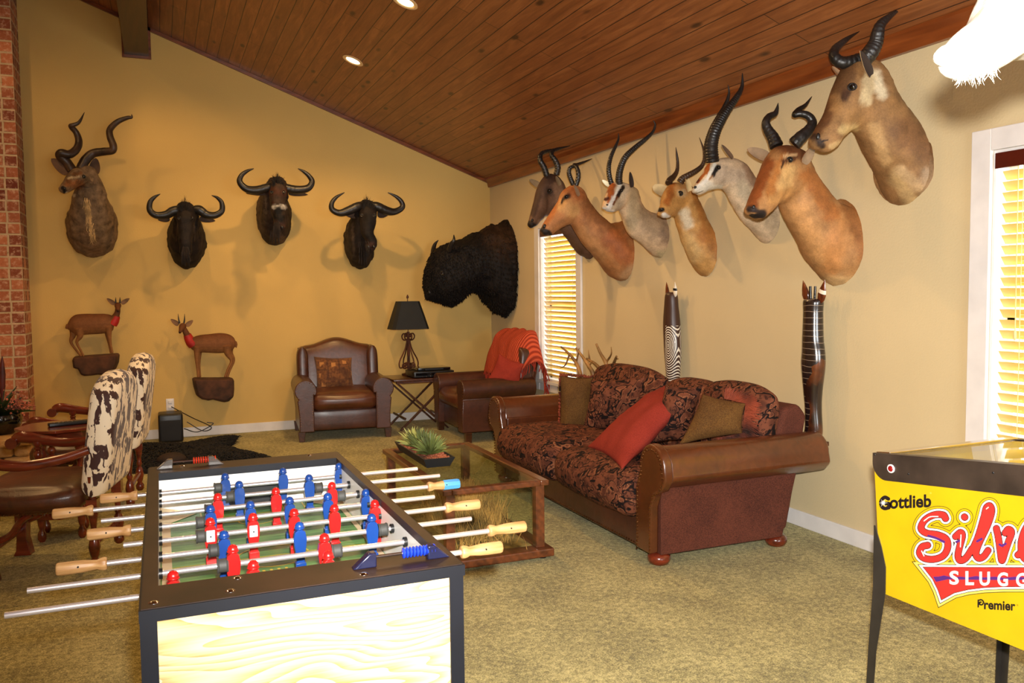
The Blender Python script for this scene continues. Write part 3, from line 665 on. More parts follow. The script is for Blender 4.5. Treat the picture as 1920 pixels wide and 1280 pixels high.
# kudu
KD=(150,122,92)
C,U,V=back_stations([(173,426,0,.205,.27),(173,426,-.1,.222,.285),(172,418,-.22,.205,.25),(171,400,-.33,.188,.19),(169,378,-.41,.16,.15),(168,356,-.47,.128,.125),(166,340,-.51,.102,.11,15),(161,330,-.56,.085,.1,40),(148,331,-.64,.075,.088,55),(135,341,-.72,.058,.068,58),(125,350,-.78,.046,.048,58),(119,355,-.82,.036,.036,58)])
t=thing('kudu_mount','grey-brown kudu head mount with long spiral horns beside the brick chimney','mounted head',C[0],group=GB)
o,F,nf=mount_body(t,C,U,V,[(160,385,178,450,5,(196,156,104),.6,.8),(165,400,172,440,3,(222,190,140),.5,.8),(150,345,130,345,9,(150,96,54)),(148,331,128,334,2,(240,214,170),.3),(118,352,122,360,4,(26,18,16),.4),(125,362,138,366,2.6,(240,226,196),.4),(160,440,185,470,14,(150,112,76),.6,.6),(150,325,140,327,4,(146,98,60))],KD,M_fur,noise_amp=.008)
y0=-.55
K=Z(80,200,4.267)
horn(t,K(235,510,190,440,140,395,150,372,215,380,270,340,290,280,270,210,230,160,235,150,290,125,335,45),y0,(0,.0,-.02,-.04,-.03,.0,.03,.03,.0,-.02,-.02,0),(9,8.4,8,8,7.6,7,6.4,5.4,5,4,3,.5),M_hornbr,10,.03)
horn(t,K(305,500,340,430,400,375,480,360,555,350,565,310,540,240,540,180,600,120,680,88,712,85,712,60),y0,(.06,.07,.08,.06,.03,.02,.04,.07,.09,.07,.06,.05),(9,8.6,8,7.6,7,6.6,6.2,5.8,5,3.6,2.4,.5),M_hornbr,10,.03)
em=earm('kudu',(126,92,64),(96,70,52)); ear(t,K(215,530)[0],K(68,415)[0],22,y0,-.02,.03,em,full=.6); ear(t,K(410,540)[0],K(425,410)[0],19,y0,.1,.12,em,full=.5)
eye(t,F,157,331,3.2,0,M_nose); nostril(t,F,121,353,3,0)
q=MB()
for k in range(260):
    u=random.random(); x=162+u*12+random.uniform(-3,3); y=372+u*76; P=surf_y(F,x,y,0); q.tube([P,P+np.array([random.uniform(-.01,.01),-.012,-.03]),P+np.array([random.uniform(-.02,.02),-.01,-.06])],[.003,.0025,.0004],4)
q.build('throat_mane',plain('mane_fawn',(206,164,112),.8,var=.3),t)['kind']='stuff'
# wildebeests
def wb(cx,cb,cw,hb,fx,fy,fb,label,horns,ears,paint,base,face_sh=0,mane=True,side=0,tipw=False):
    # cx: body centre px, cb: (top,bottom), hb: horn boss y, fx: face x, fb: face bottom y
    cy=(cb[0]+cb[1])/2; hh=(cb[1]-cb[0])/2*.0055
    S=[(cx,cy,0,cw*.95,hh),(cx,cy,-.1,cw,hh*1.02),(cx,cy-6,-.22,cw*.92,hh*.86),(cx,cy-18,-.33,cw*.75,.16),((cx+fx)/2,hb+18,-.42,.115,.145,side*.5),(fx,hb+9,-.49,.1,.115,side),(fx,hb+15,-.56,.088,.095,side),(fx,hb+35,-.6,.074,.078,side),(fx,(hb+fb)/2+12,-.62,.06,.064,side),(fx+face_sh,fb-16,-.63,.056,.056,side),(fx+face_sh,fb-6,-.625,.058,.05,side),(fx+face_sh,fb-1,-.62,.045,.036,side)]
    C,U,V=back_stations(S)
    t=thing('wildebeest_mount',label,'mounted head',C[0],group=GB)
    o,F,nf=mount_body(t,C,U,V,paint,base,M_fur,noise_amp=.009)
    for pts,rr in horns: horn(t,pts,-.53,[0]+[-.02]*(len(pts)-1),rr,M_hornblk,4,.03,upto=.3)
    em=earm('wb',(44,34,28),(70,52,40))
    for b,tp,w in ears: ear(t,b,tp,w,-.48,0,.02,em,full=.6)
    q=MB()
    for k in range(170):
        a=random.uniform(-1,1); x=fx+a*8; y=hb-5+abs(a)*4+random.uniform(-2,8); P=surf_y(F,x,y,0)+np.array([0,.02,0]); h=random.uniform(.05,.115)*(1-.75*abs(a)); q.tube([P,P+np.array([a*.02,-.01,h*.6]),P+np.array([a*.04+random.uniform(-.02,.02),-.02,h])],[.0028,.002,.0003],4)
    q.build('forelock',plain('mane_dark',(34,26,22),.8,var=.3),t)['kind']='stuff'
    q=MB()
    for k in range(200):
        a=random.uniform(-1,1); x=(cx+fx)/2+a*6; y=random.uniform(fb-14,fb+ (cb[1]-fb)*.6); P=surf_y(F,x,y,0); q.tube([P,P+np.array([a*.01,-.012,-.03]),P+np.array([a*.02,-.008,-.07])],[.003,.0025,.0003],4)
    q.build('beard',bpy.data.materials['mane_dark'],t)['kind']='stuff'
    for sx in (-1,1):
        eye(t,F,fx+sx*11.5,hb+17,2.6,0,M_nose)
        nostril(t,F,fx+face_sh+sx*5,fb-4,3,0,1.2)
    return t
W=Z(260,280,3.692)
bk=(40,31,27)
wb(350,(400,499),.175,392,348,0,478,'black wildebeest head mount with a tuft between its horns, lowest of the three',
 [(W(340,425,250,425,190,452,120,455,78,420,80,365,110,330,150,308),(8,9,7.5,6.4,5.4,4.4,3,.6)),(W(380,420,420,420,470,452,530,455,575,425,575,370,545,335,505,318),(8,9,7.5,6.4,5.4,4.4,3,.6))],
 [((318,410),(296,412),11),((374,410),(404,414),11)],
 [(326,430,322,470,6,(58,44,36),.5,.7),(374,430,378,470,6,(58,44,36),.5,.7),(333,420,331,450,1.5,(84,66,54),.5,.8),(364,420,366,450,1.5,(84,66,54),.5,.8),(348,470,348,478,9,(20,16,14)),(340,488,358,488,2,(86,70,58),.5,.8)],bk)
wb(513,(352,458),.17,343,521,0,430,'brown wildebeest head mount with a white band across its nose',
 [(W(935,250,900,262,820,282,745,272,700,225,712,180,750,150,798,132),(6,8,8,6.6,5.4,4.2,3,.6)),(W(965,250,1000,262,1090,280,1170,268,1200,225,1180,185,1145,155,1102,132),(6,8,8,6.6,5.4,4.2,3,.6))],
 [((500,362),(461,362),9),((541,362),(578,365),9)],
 [(488,375,486,430,10,(104,84,66),.5,.8),(497,365,499,400,2,(150,124,96),.5,.7),(514,388,534,388,4,(246,240,228),.3),(512,380,512,380,3,(74,40,26)),(504,358,540,362,8,(84,46,28),.6,.8),(522,396,524,414,9,(20,16,14),.4),(518,418,534,424,6,(84,56,40),.5,.8),(515,440,530,450,7,(120,92,70),.6,.8)],(66,50,40),face_sh=3,side=10)
wb(674,(404,504),.16,386,690,0,466,'dark wildebeest head mount hanging nearest the bison, looking right',
 [(W(1570,385,1520,395,1450,425,1390,440,1340,415,1338,370,1370,330,1425,298),(6,8.4,8,6.2,5.2,4.2,3,.6)),(W(1600,385,1650,395,1720,425,1775,430,1825,400,1818,360,1780,325,1725,298),(6,8.4,8,6.2,5.2,4.2,3,.6))],
 [((672,402),(648,403),14),((708,402),(729,401),14)],
 [(650,430,655,480,9,(62,50,42),.5,.9),(660,420,664,480,2,(96,80,66),.5,.7),(690,455,700,462,7,(70,44,34),.5,.9),(692,405,694,445,8,(24,18,16)),(690,478,694,490,7,(60,46,38),.5,.8)],bk,face_sh=6,side=14)
q=MB()
# ---- bison on the right wall, in the corner ----
S=[(953,420,962,580,.3),(940,420,946,588,.34),(917,424,924,580,.33),(893,436,902,552,.29),(871,447,882,547,.26),(850,452,862,560,.23),(830,459,847,570,.21),(813,474,831,568,.18),(801,502,817,562,.15),(799,525,807,558,.11),(800,540,804,555,.07)]
y0=-.5
C,U,V=prof_stations(S,y0)
t=thing('bison_mount','huge shaggy black-brown bison head mount filling the room corner','mounted head',(0,y0,C[0][2]),group=GB)
BIS=(24,17,14)
o,F,nf=mount_body(t,C,U,V,[(935,440,960,460,24,(64,42,26),.6),(915,435,925,450,12,(54,34,22),.6),(940,475,960,480,12,(44,28,18),.7,.8),(806,552,812,556,6,(40,26,22))],BIS,M_fur,noise_amp=.02,nscale=6.)
fur=MB(); pr=projv(F); idx=np.concatenate([rng.permutation(len(F)),rng.permutation(len(F))])[:9500]; fc=[]
for i in idx:
    P=F[i]; 
    if P[0]>-.01: continue
    nrm=nf[i]; L=(.03 if pr[i,0]<800 and pr[i,1]>540 else random.uniform(.025,.045)); low=pr[i,1]>555
    d1=nrm*.35+np.array([random.uniform(-.5,.5),random.uniform(-.5,.5),-.9 if low else -.5]); d1/=np.linalg.norm(d1)
    d2=d1+np.array([random.uniform(-.4,.4),random.uniform(-.4,.4),-.5]); d2/=np.linalg.norm(d2)
    Q=P-nrm*.006; fur.tube([Q,Q+d1*L*.5,Q+d1*L*.5+d2*L*.5],[.0075,.006,.001],3)
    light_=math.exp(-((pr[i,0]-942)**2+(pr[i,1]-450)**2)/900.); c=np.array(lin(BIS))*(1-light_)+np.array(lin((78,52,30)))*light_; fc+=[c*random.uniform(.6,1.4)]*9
fur.build('woolly_coat',M_fur,t,attr=np.array(fc),angle=0)
horn(t,[(842,470),(846,458),(851,450),(851,440)],y0-.16,(0,-.05,-.08,-.06),(5,4.4,3,.6),M_hornblk)
horn(t,[(812,478),(813,466),(816,457),(822,450)],y0+.16,(0,.04,.05,.04),(5,4.4,3,.6),M_hornblk)
eye(t,F,829,512,3,y0,M_nose); nostril(t,F,806,548,4,y0)
# ---- little steenboks standing on wall ledges ----
M_rock=plain('artificial_rock',(74,44,26),.85,var=.3,bump=.8,bs=20)
M_red=plain('red_ribbon',(186,30,20),.6,var=.15)
M_steen=hide('hide_steen',.7,.4)
def steenbok(label,body,neck,head,legs,horns,ears,ledge,collar,tail):
    yb=-.17
    t=thing('steenbok_mount',label,'mounted animal',aty(*ledge[0],0),group='small steenboks standing on wall ledges')
    C,U,V=prof_stations(body,yb,False)
    for i,s in enumerate(body): U[i]=np.array([0,s[4],0])
    q=MB()
    def rings(C,U,V,ns=5,seg=20):
        C,U,V=[crom(np.array(a,float),ns) for a in (C,U,V)]; n=len(C); th=[2*PI*k/seg for k in range(seg)]
        vs=[tuple(C[i]+U[i]*math.cos(a)+V[i]*math.sin(a)) for i in range(n) for a in th]
        q.add(vs,[(i*seg+k,i*seg+(k+1)%seg,(i+1)*seg+(k+1)%seg,(i+1)*seg+k) for i in range(n-1) for k in range(seg)]+[tuple(range(seg))[::-1],tuple((n-1)*seg+k for k in range(seg))])
    rings(C,U,V)
    mp=depth(C[0])/FPX
    q.tube([aty(p[0],p[1],yb+p[3]) for p in neck],[p[2]*mp for p in neck],16,sub=4)
    q.tube([aty(p[0],p[1],yb+p[3]) for p in head],[p[2]*mp for p in head],16,sub=4)
    for L in legs: q.tube([aty(p[0],p[1],yb+L[1]) for p in L[0]],[p[2]*mp for p in L[0]],12,sub=4)
    q.tube([aty(p[0],p[1],yb) for p in tail],[p[2]*mp for p in tail],8)
    # one continuous skin
    me=bpy.data.meshes.new('tmp'); me.from_pydata(q.v,[],q.f); ob=bpy.data.objects.new('tmp',me); COL.objects.link(ob)
    bm=bmesh.new(); bm.from_mesh(me); bmesh.ops.recalc_face_normals(bm,faces=bm.faces); bm.to_mesh(me); bm.free()
    r=ob.modifiers.new('r','REMESH'); r.mode='VOXEL'; r.voxel_size=.0045; s_=ob.modifiers.new('s','SMOOTH'); s_.iterations=4; s_.factor=.5
    dg=bpy.context.evaluated_depsgraph_get(); ev=ob.evaluated_get(dg).to_mesh()
    vs=np.array([v.co[:] for v in ev.vertices]); fs=[tuple(p.vertices) for p in ev.polygons]
    bpy.data.objects.remove(ob)
    px=projv(vs); base=np.array(lin((138,88,50))); col=np.tile(base,(len(vs),1))
    zs=vs[:,2]; zt=C[len(C)//2][2]
    w_=np.clip((zs-zt-.02)/.06,0,1)[:,None]; col=col*(1-w_*.6)+np.array(lin((96,52,28)))*w_*.6
    w_=np.clip((zt-.03-zs)/.06,0,1)[:,None]; col=col*(1-w_*.6)+np.array(lin((166,112,62)))*w_*.6
    hx,hy=head[-1][:2]; w_=np.clip(1.3-np.hypot(px[:,0]-hx,px[:,1]-hy)/3.2,0,1)[:,None]; col=col*(1-w_)+np.array(lin((40,26,20)))*w_
    q2=MB(); q2.v=[tuple(v) for v in vs]; q2.f=fs; q2.mi=[0]*len(fs); q2.build('hide',M_steen,t,attr=col)
    for h in horns: horn(t,h[0],yb,h[1],(1.6,1.2,.3),M_hornblk)
    em=earm('steen',(116,74,44),(140,104,74))
    for b,tp,w,yo in ears: ear(t,b,tp,w,yb,yo,yo+.01,em,full=.6)
    P=[aty(*head[1][:2],yb+head[1][3]-.02)]
    q=MB(); q.tube([aty(p[0],p[1],yb+p[3]) for p in collar],[p[2]*mp for p in collar],14,sub=4); q.build('ribbon',M_red,t)
    # the ledge
    pts=[aty(x,y,0) for x,y in ledge]; xs=[p[0] for p in pts]; zs_=[p[2] for p in pts]
    q=MB(); n=len(pts); D=.3; lay=[(0,1.0),(.1,1.0),(.22,.97),(.29,.9)]; cx=sum(xs)/n; cz=sum(zs_)/n; ztop=max(zs_)
    vs=[]
    for d,s_ in lay:
        for x,z in zip(xs,zs_):
            vs.append((cx+(x-cx)*s_,-d-.001,ztop-(ztop-z)*(s_ if z<ztop-.02 else 1)))
    fs=[(i*n+k,i*n+(k+1)%n,(i+1)*n+(k+1)%n,(i+1)*n+k) for i in range(3) for k in range(n)]+[tuple(range(n))[::-1],tuple(3*n+k for k in range(n))]
    q.add(vs,fs); o=q.build('rock_ledge',M_rock,t,angle=50); b=o.modifiers.new('b','BEVEL'); b.width=.014; b.segments=3; b.limit_method='ANGLE'
    return t
T=Z(110,540,5.647)
steenbok('small brown steenbok on a rock ledge facing right, nearest the chimney',
 [(125,611,128,618,.012),(131,598,136,622,.035),(141,590,146,629,.055),(158,588,164,627,.062),(180,588,184,626,.066),(196,588,200,624,.06),(207,590,211,620,.045),(213,595,214,612,.03)],
 [(209,603,9,0),(215,596,7,-.01),(220,586,5.2,-.02),(221,576,4.6,-.02)],
 [(221,572,5.6,.0),(221,573,6,-.03),(221,577,4.4,-.07),(221,581,2.8,-.1),(221,583,1.9,-.115)],
 [([(138,612,8),(137,628,5.5),(133,641,2.8),(143,656,2.2),(153,668,2.2)],.03),([(148,616,8),(150,630,5.5),(144,641,2.8),(151,656,2.2),(157,668,2.2)],-.03),([(203,612,7),(205,630,4),(207,645,2.6),(211,662,2.2)],-.03),([(201,612,7),(202,630,4),(205,645,2.6),(208,662,2.2)],.03)],
 [([(217,568),(217,563),(217,557)],(-.01,-.01,0)),([(225,568),(225,563),(225,557)],(-.01,-.01,0))],
 [((215,570),(200,559),8,.0),((228,569),(243,559),8,.0)],
 T(160,750,170,720,230,712,330,705,450,697,560,690,630,685,648,700,640,780,615,840,570,890,500,905,430,900,380,908,290,915,250,900,220,840,170,830),
 [(211,607,9,-.005),(214.5,602,8.4,-.01),(217.5,596,7,-.015),(219,592,6,-.018)],[(127,608,3),(125,613,2.6),(124,617,1)])
steenbok('small brown steenbok on a rock ledge facing left with a red ribbon at its neck',
 [(442,640,441,648,.012),(438,632,437,655,.035),(428,626,427,660,.055),(412,624,410,662,.062),(392,626,388,661,.066),(374,628,370,660,.06),(363,632,360,655,.045),(358,640,358,652,.03)],
 [(363,642,9.6,0),(356,636,7.6,-.02),(350,626,5.6,-.03),(345,616,4.6,-.035)],
 [(344,611,5.8,-.01),(342,612,6,-.035),(340,617,4.4,-.065),(338,621,3,-.085),(337,624,2,-.1)],
 [([(370,650,7),(369,668,4.2),(370,685,2.8),(372,707,2.3)],-.03),([(373,650,7),(373,668,4.2),(373,685,2.8),(375,707,2.3)],.03),([(425,648,9),(427,662,6),(434,676,3),(427,693,2.4),(422,707,2.3)],-.03),([(429,648,9),(431,662,6),(438,675,3),(431,693,2.4),(426,707,2.3)],.03)],
 [([(337,606),(335,598),(334,588)],(-.01,-.01,0)),([(345,606),(346,598),(346,588)],(-.01,-.01,0))],
 [((335,609),(320,598),9,-.01),((349,611),(362,600),9,-.01)],
 T(1410,950,1440,940,1560,942,1680,942,1800,938,1845,950,1848,1050,1840,1130,1790,1180,1740,1188,1680,1175,1620,1160,1570,1170,1500,1155,1450,1120,1425,1040),
 [(362,645,10,-.002),(358,641,9.4,-.01),(354,634,8.2,-.02),(351,627,6.6,-.028)],[(441,640,3),(443,646,2.6),(443,652,1)])
# ---------------- furniture materials ----------------
def leather(name,c,rough=.32,coat=.35,var=.2):
    q=N(name); co=q.co(); n1=q.tex('Noise',co,Scale=3.,Detail=6.,Roughness=.6); n2=q.tex('Voronoi',co,Scale=160.); n3=q.tex('Noise',co,Scale=14.,Detail=4.,Distortion=1.2)
    a=tuple(v*(1-var*1.6) for v in c); b=tuple(min(255,v*(1+var)) for v in c)
    f=q.math('ADD',q.math('MULTIPLY',n1.outputs[0],.6),q.math('MULTIPLY',n3.outputs[0],.4))
    q.col(q.ramp(f,[(.32,a),(.66,b)])).set(rough=rough,coat=coat,coatr=.25); h=q.math('ADD',q.math('MULTIPLY',n2.outputs[0],.25),n3.outputs[0]); q.bump(h,.25,.006); return q.m
M_lea=leather('leather_chestnut',(88,44,20),.24,.6,.12); M_lead=leather('leather_dark',(72,38,26),.4,.3); M_lea2=leather('leather_seat',(84,44,26),.36,.35)
def weave(name,c,d):
    q=N(name); co=q.co(); n=q.tex('Noise',co,Scale=220.,Detail=2.); n2=q.tex('Noise',co,Scale=6.,Detail=3.)
    q.col(q.ramp(q.math('ADD',q.math('MULTIPLY',n.outputs[0],.7),q.math('MULTIPLY',n2.outputs[0],.3)),[(.35,d),(.65,c)])).set(rough=.9,spec=.2).bump(n.outputs[0],.5,.004); return q.m
M_side=weave('sofa_side_cloth',(104,57,42),(64,34,27)); M_sided=weave('chair_side_cloth',(84,44,34),(52,26,22))
def damask():
    q=N('damask'); co=q.co(); n=q.tex('Noise',co,Scale=10.,Detail=1.6,Distortion=1.4); n2=q.tex('Noise',co,Scale=46.,Detail=2.,Distortion=1.); v=q.tex('Voronoi',co,Scale=16.)
    d1=q.math('ABSOLUTE',q.math('SUBTRACT',n.outputs[0],.5)); l1=q.ramp(d1,[(.02,(1,1,1)),(.04,(0,0,0))])
    l2=q.ramp(n2.outputs[0],[(.56,(0,0,0)),(.6,(1,1,1))]); d2=q.math('ABSOLUTE',q.math('SUBTRACT',n.outputs[0],.56)); l3=q.ramp(d2,[(.008,(1,1,1)),(.02,(0,0,0))])
    c=q.mix(q.ramp(v.outputs['Distance'],[(.3,(0,0,0)),(.6,(1,1,1))]),(84,46,32),(112,64,44)); c=q.mix(q.math('MULTIPLY',l3,.7),c,(150,98,66)); c=q.mix(q.math('MULTIPLY',l2,.85),c,(46,24,18)); c=q.mix(l1,c,(20,11,10))
    q.col(c).set(rough=.85,spec=.2).bump(n2.outputs[0],.3,.004); return q.m
M_dam=damask()
M_redp=weave('red_cotton',(160,58,44),(128,42,32))
M_chair=wood('mahogany',(70,22,12),(126,48,26),axis=0,scale=2,rough=.22,coat=.6)
M_dkw=wood('dark_table_wood',(46,22,14),(86,46,26),axis=1,scale=2,rough=.3,coat=.4)
M_ctw=wood('coffee_table_wood',(66,34,18),(122,66,34),axis=1,scale=2,rough=.3,coat=.4)
M_blk=plain('black_plastic',(20,20,22),.4,var=.1); M_blkg=plain('black_gloss',(14,14,16),.12,var=.05,coat=.6)
M_brass=plain('nailhead_brass',(120,80,44),.3,metal=.9,var=.15)
M_iron=plain('wrought_iron_rust',(84,46,28),.55,metal=.3,var=.3,bump=.4)
M_chrome=plain('chrome',(225,222,225),.12,metal=1.,var=.02)
def cushion(q,w,h,t,C,U,V,Wd,top=None,nu=20,nv=16,p=5.,pinch=.0,ear_=0.,wr=0.,seed=0):
    """puffy slab, U/V in-plane unit vectors, Wd normal; w,h full sizes; centre C"""
    C,U,V,Wd=[np.array(a,float) for a in (C,U,V,Wd)]; vs=[];idx={}
    for sd in (1,-1):
        for i in range(nu+1):
            for j in range(nv+1):
                u=-math.cos(PI*i/nu)*1.; v=-math.cos(PI*j/nv)
                u=(2*i/nu-1)*.35+u*.65; v=(2*j/nv-1)*.35+v*.65
                tt=(max(0,1-abs(u)**p)*max(0,1-abs(v)**p))**.5
                uu=u*(1-pinch*(1-v*v)); vv=v*(1-pinch*(1-u*u))
                k=1+ear_*(abs(u*v))**6
                hh=top(u) if top else 1.
                z=(vv*k+1)/2*hh*2-1
                y=sd*t/2*tt
                if wr: y+=wr*tt*noise.noise(Vector((u*3+seed,v*3,sd)))*sd
                vs.append(C+U*(uu*k*w/2)+V*(z*h/2)+Wd*y)
    K=(nu+1)*(nv+1); fs=[]
    for sd in (0,1):
        for i in range(nu):
            for j in range(nv):
                a=sd*K+i*(nv+1)+j; f=(a,a+1,a+nv+2,a+nv+1); fs.append(f if sd else f[::-1])
    # stitch rim by merging positions
    q.add([tuple(v) for v in vs],fs); return q
def weld(o,d=.0006):
    bm=bmesh.new(); bm.from_mesh(o.data); bmesh.ops.remove_doubles(bm,verts=bm.verts,dist=d); bmesh.ops.recalc_face_normals(bm,faces=bm.faces); bm.to_mesh(o.data); bm.free()
    o.data.polygons.foreach_set('use_smooth',[True]*len(o.data.polygons)); return o
def turned(q,c,z0,z1,r,seg=16,prof=None):
    P=prof or [(.6,0),(1,.03),(1,.08),(.55,.12),(.8,.16),(1.05,.24),(.8,.32),(.5,.36),(.75,.40),(.5,.44),(.6,.5),(.95,.62),(.95,.68),(.55,.76),(.8,.8),(.55,.84),(.9,.9),(1,.94),(1,1)]
    return q.lathe([(a*r,z0+(z1-z0)*b) for a,b in P],c,seg)
# ---- leather armchairs by the back wall ----
def armchair(label,loc,rot):
    t=thing('leather_armchair',label,'armchair',loc,rot,'brown leather armchairs')
    W=.94; y0,y1=-.44,.42
    MB().rbox((0,.02,.2),(W-.26,.8,.2),r=.02,bulge=.004).build('seat_frame',M_lead,t,world=False)
    o=MB().rbox((0,-.08,.385),(W-.31,.72,.17),r=.06,n=6,bulge=.028).build('seat_cushion',M_lea2,t,world=False)
    for sx in (-1,1):
        # arm: flared panel with rolled top
        prof=[(.30,.1),(.30,.46)]
        cx,cz,r=.375,.50,.105
        prof+= [(cx+r*math.cos(a),cz+r*math.sin(a)) for a in [PI*(1.15-.11*k) for k in range(14)]]
        prof+=[(.455,.40),(.44,.25),(.44,.1)]
        q=MB(); q.prism([(sx*a,b) for a,b in prof],y0,y1-.1,axis=1)
        o=q.build('arm',M_lead,t,world=False,angle=50); b=o.modifiers.new('b','BEVEL'); b.width=.018; b.segments=3; b.limit_method='ANGLE'; b.angle_limit=math.radians(50)
        q=MB()
        pp=[(.315,.14),(.315,.44)]+[(cx+(r-.018)*math.cos(a),cz+(r-.018)*math.sin(a)) for a in [PI*(1.15-.1*k) for k in range(14)]]+[(.44,.38),(.425,.14)]
        for k in range(len(pp)-1):
            a_,b_=Vector((*pp[k],0)),Vector((*pp[k+1],0)); n_=max(1,int((b_-a_).length/.022))
            for j in range(n_):
                p_=a_.lerp(b_,j/n_); q.ell((sx*p_[0],y0-.001,p_[1]),.0045,nu=6,nv=4)
        q.build('nail_trim',M_brass,t,world=False)
    q=MB(); Vv=Vector((0,.17,1)).normalized(); Wn=Vector((0,1,-.17)).normalized()
    cushion(q,.80,.68,.20,(0,.30,.64),(1,0,0),Vv,Wn,top=lambda u:.885+.115*math.cos(min(1,abs(u)*1.25)*PI)*.5+.058 if abs(u)<.8 else .885-.04*(abs(u)-.8)/.2,p=8,nu=26)
    weld(q.build('backrest',M_lea2,t,world=False))
    for sx in (-1,1):
        q=MB(); cushion(q,.16,.46,.12,(sx*.36,.24,.66),(0,1,0),(0,.12,1),(1,0,0),p=5); weld(q.build('wing',M_lead,t,world=False))
    for sx in (-1,1):
        for y in (-.38,.36): MB().prism([(sx*.42-.035,.1),(sx*.42+.035,.1),(sx*.42+.025,0),(sx*.42-.025,0)],y-.03,y+.03,axis=1).build('foot',M_dkw,t,world=False,smooth=False,bevel=.004)
    return t
armchair('dark brown leather armchair with arched back standing alone against the back wall',(-1.87,-.50,0),math.radians(-5.3))
armchair('dark brown leather armchair in the corner with the red throw over its back',(-.50,-1.18,0),math.radians(-90))
def atp(px,py,P0,n):
    r=ray(px,py); P0=np.array(P0,float); n=np.array(n,float); return CAM+r*((P0-CAM)@n)/(r@n)
def pillow(name,label,mat,TL,TR,BR,BL,P0,n,th,cat='pillow',group=None,p=2.6,ear_=.10,pinch=.07,wr=.012,seed=0,extra=None,matname='cover'):
    n=np.array(n,float); n/=np.linalg.norm(n); c=[atp(*k,P0,n) for k in (BL,BR,TR,TL)]
    C=sum(c)/4; t=thing(name,label,cat,C,group=group); nu=nv=26; vs=[]
    for sd in (1,-1):
        for i in range(nu+1):
            for j in range(nv+1):
                u=(2*i/nu-1)*.4-math.cos(PI*i/nu)*.6; v=(2*j/nv-1)*.4-math.cos(PI*j/nv)*.6
                uu=u*(1-pinch*(1-v*v)); vv=v*(1-pinch*(1-u*u)); a=(uu+1)/2; b=(vv+1)/2
                P=c[0]*(1-a)*(1-b)+c[1]*a*(1-b)+c[2]*a*b+c[3]*(1-a)*b
                tt=(max(0,1-abs(u)**p)*max(0,1-abs(v)**p))**.62
                y=th/2*tt+wr*(tt**.5)*noise.noise(Vector((u*2.3+seed,v*2.3,sd*3)))+wr*.5*tt*noise.noise(Vector((u*7+seed,v*3,sd)))
                vs.append(P+n*y*sd)
    K=(nu+1)*(nv+1); fs=[]
    for sd in (0,1):
        for i in range(nu):
            for j in range(nv):
                a=sd*K+i*(nv+1)+j; f=(a,a+1,a+nv+2,a+nv+1); fs.append(f if sd else f[::-1])
    q=MB(); q.add([tuple(v) for v in vs],fs); o=weld(q.build(matname,mat,t))
    e=MB(); ed=[(c[0],c[1]),(c[1],c[2]),(c[2],c[3]),(c[3],c[0])]
    return t,c,n
# tapestry pillow on armchair
def tapestry():
    q=N('tapestry_squares'); tc=q.n.new('ShaderNodeTexCoord'); mp=q.n.new('ShaderNodeMapping'); mp.inputs['Scale'].default_value=(8,8,8); mp.inputs['Location'].default_value=(.3,.3,.2); q.l.new(tc.outputs['Object'],mp.inputs[0])
    v=q.tex('Voronoi',mp.outputs[0],Scale=1.15,Randomness=.35,distance='CHEBYCHEV'); n=q.tex('Noise',mp.outputs[0],Scale=5.,Detail=4.)
    c=q.ramp(n.outputs[0],[(.35,(84,44,22)),(.6,(122,76,36))]); c=q.mix(q.ramp(v.outputs['Distance'],[(.17,(1,1,1)),(.22,(0,0,0))]),c,(176,120,64)); c=q.mix(q.ramp(v.outputs['Distance'],[(.42,(0,0,0)),(.46,(.8,.8,.8))]),c,(64,34,20))
    q.col(c).set(rough=.85,sheen=.2); return q.m
t,c,n=pillow('throw_pillow','square tapestry pillow with small tan squares on the armchair against the back wall',tapestry(),(588,668),(660,670),(664,728),(594,730),(-1.98,-.50,.6),(-.05,-1,.25),.13,group='throw pillows on the armchairs')
t,c,n=pillow('throw_pillow','small red pillow with pointed corners on the corner armchair',M_redp,(936,662),(983,682),(976,722),(905,724),(-.80,-1.38,.6),(-.45,-.88,.2),.13,ear_=.16,pinch=.12,group='throw pillows on the armchairs')
# red ribbed throw over the corner chair's back
def throwm():
    q=N('throw_knit'); co=q.co(rot=(0,0,0)); w_=q.tex('Wave',co,Scale=17.,Distortion=.5,wave_type='BANDS',bands_direction='Y'); n=q.tex('Noise',co,Scale=120.)
    q.col(q.ramp(w_.outputs[1],[(.2,(150,52,32)),(.7,(204,88,58))])).set(rough=.9,spec=.2).bump(w_.outputs[1],.8,.01); return q.m
M_throw=throwm()
th=thing('throw_blanket','red ribbed knitted throw with fringe draped over the corner armchair','blanket',(-.3,-.95,1.0),group=None)
a_=math.radians(-90); RZ=Matrix.Rotation(a_,4,'Z'); CL=Matrix.Translation((-.50,-1.18,0))@RZ
def L2(x,y,z): return CL@Vector((x,y,z))
nu,nv=34,40; vs=[]; 
path=[(.10,.60,.0),(.13,.74,.0),(.17,.88,0),(.22,.99,0),(.32,1.055,0),(.40,1.04,0),(.43,.95,0),(.437,.84,0),(.44,.76,0)]
PA=crom(np.array([[p[0]+.0,p[1]] for p in path]),5); nv=len(PA)-1
for i in range(nu+1):
    u=i/nu
    for j in range(nv+1):
        y,z=PA[j]; x=-.33-.02*math.sin(j*.2)+u*.76; edge=max(0,(u-.84)/.16)
        z-=.03*(x/.4)**2+.28*edge**1.5*(1 if j>6 else .4); y+=.014*noise.noise(Vector((u*6,j*.22,1)))+.01*math.sin(u*22+j*.15)
        vs.append(L2(x,y-.03*(1-j/nv),z+.01*math.sin(u*26)))
q=MB(); q.add(vs,[(i*(nv+1)+j,i*(nv+1)+j+1,(i+1)*(nv+1)+j+1,(i+1)*(nv+1)+j) for i in range(nu) for j in range(nv)])
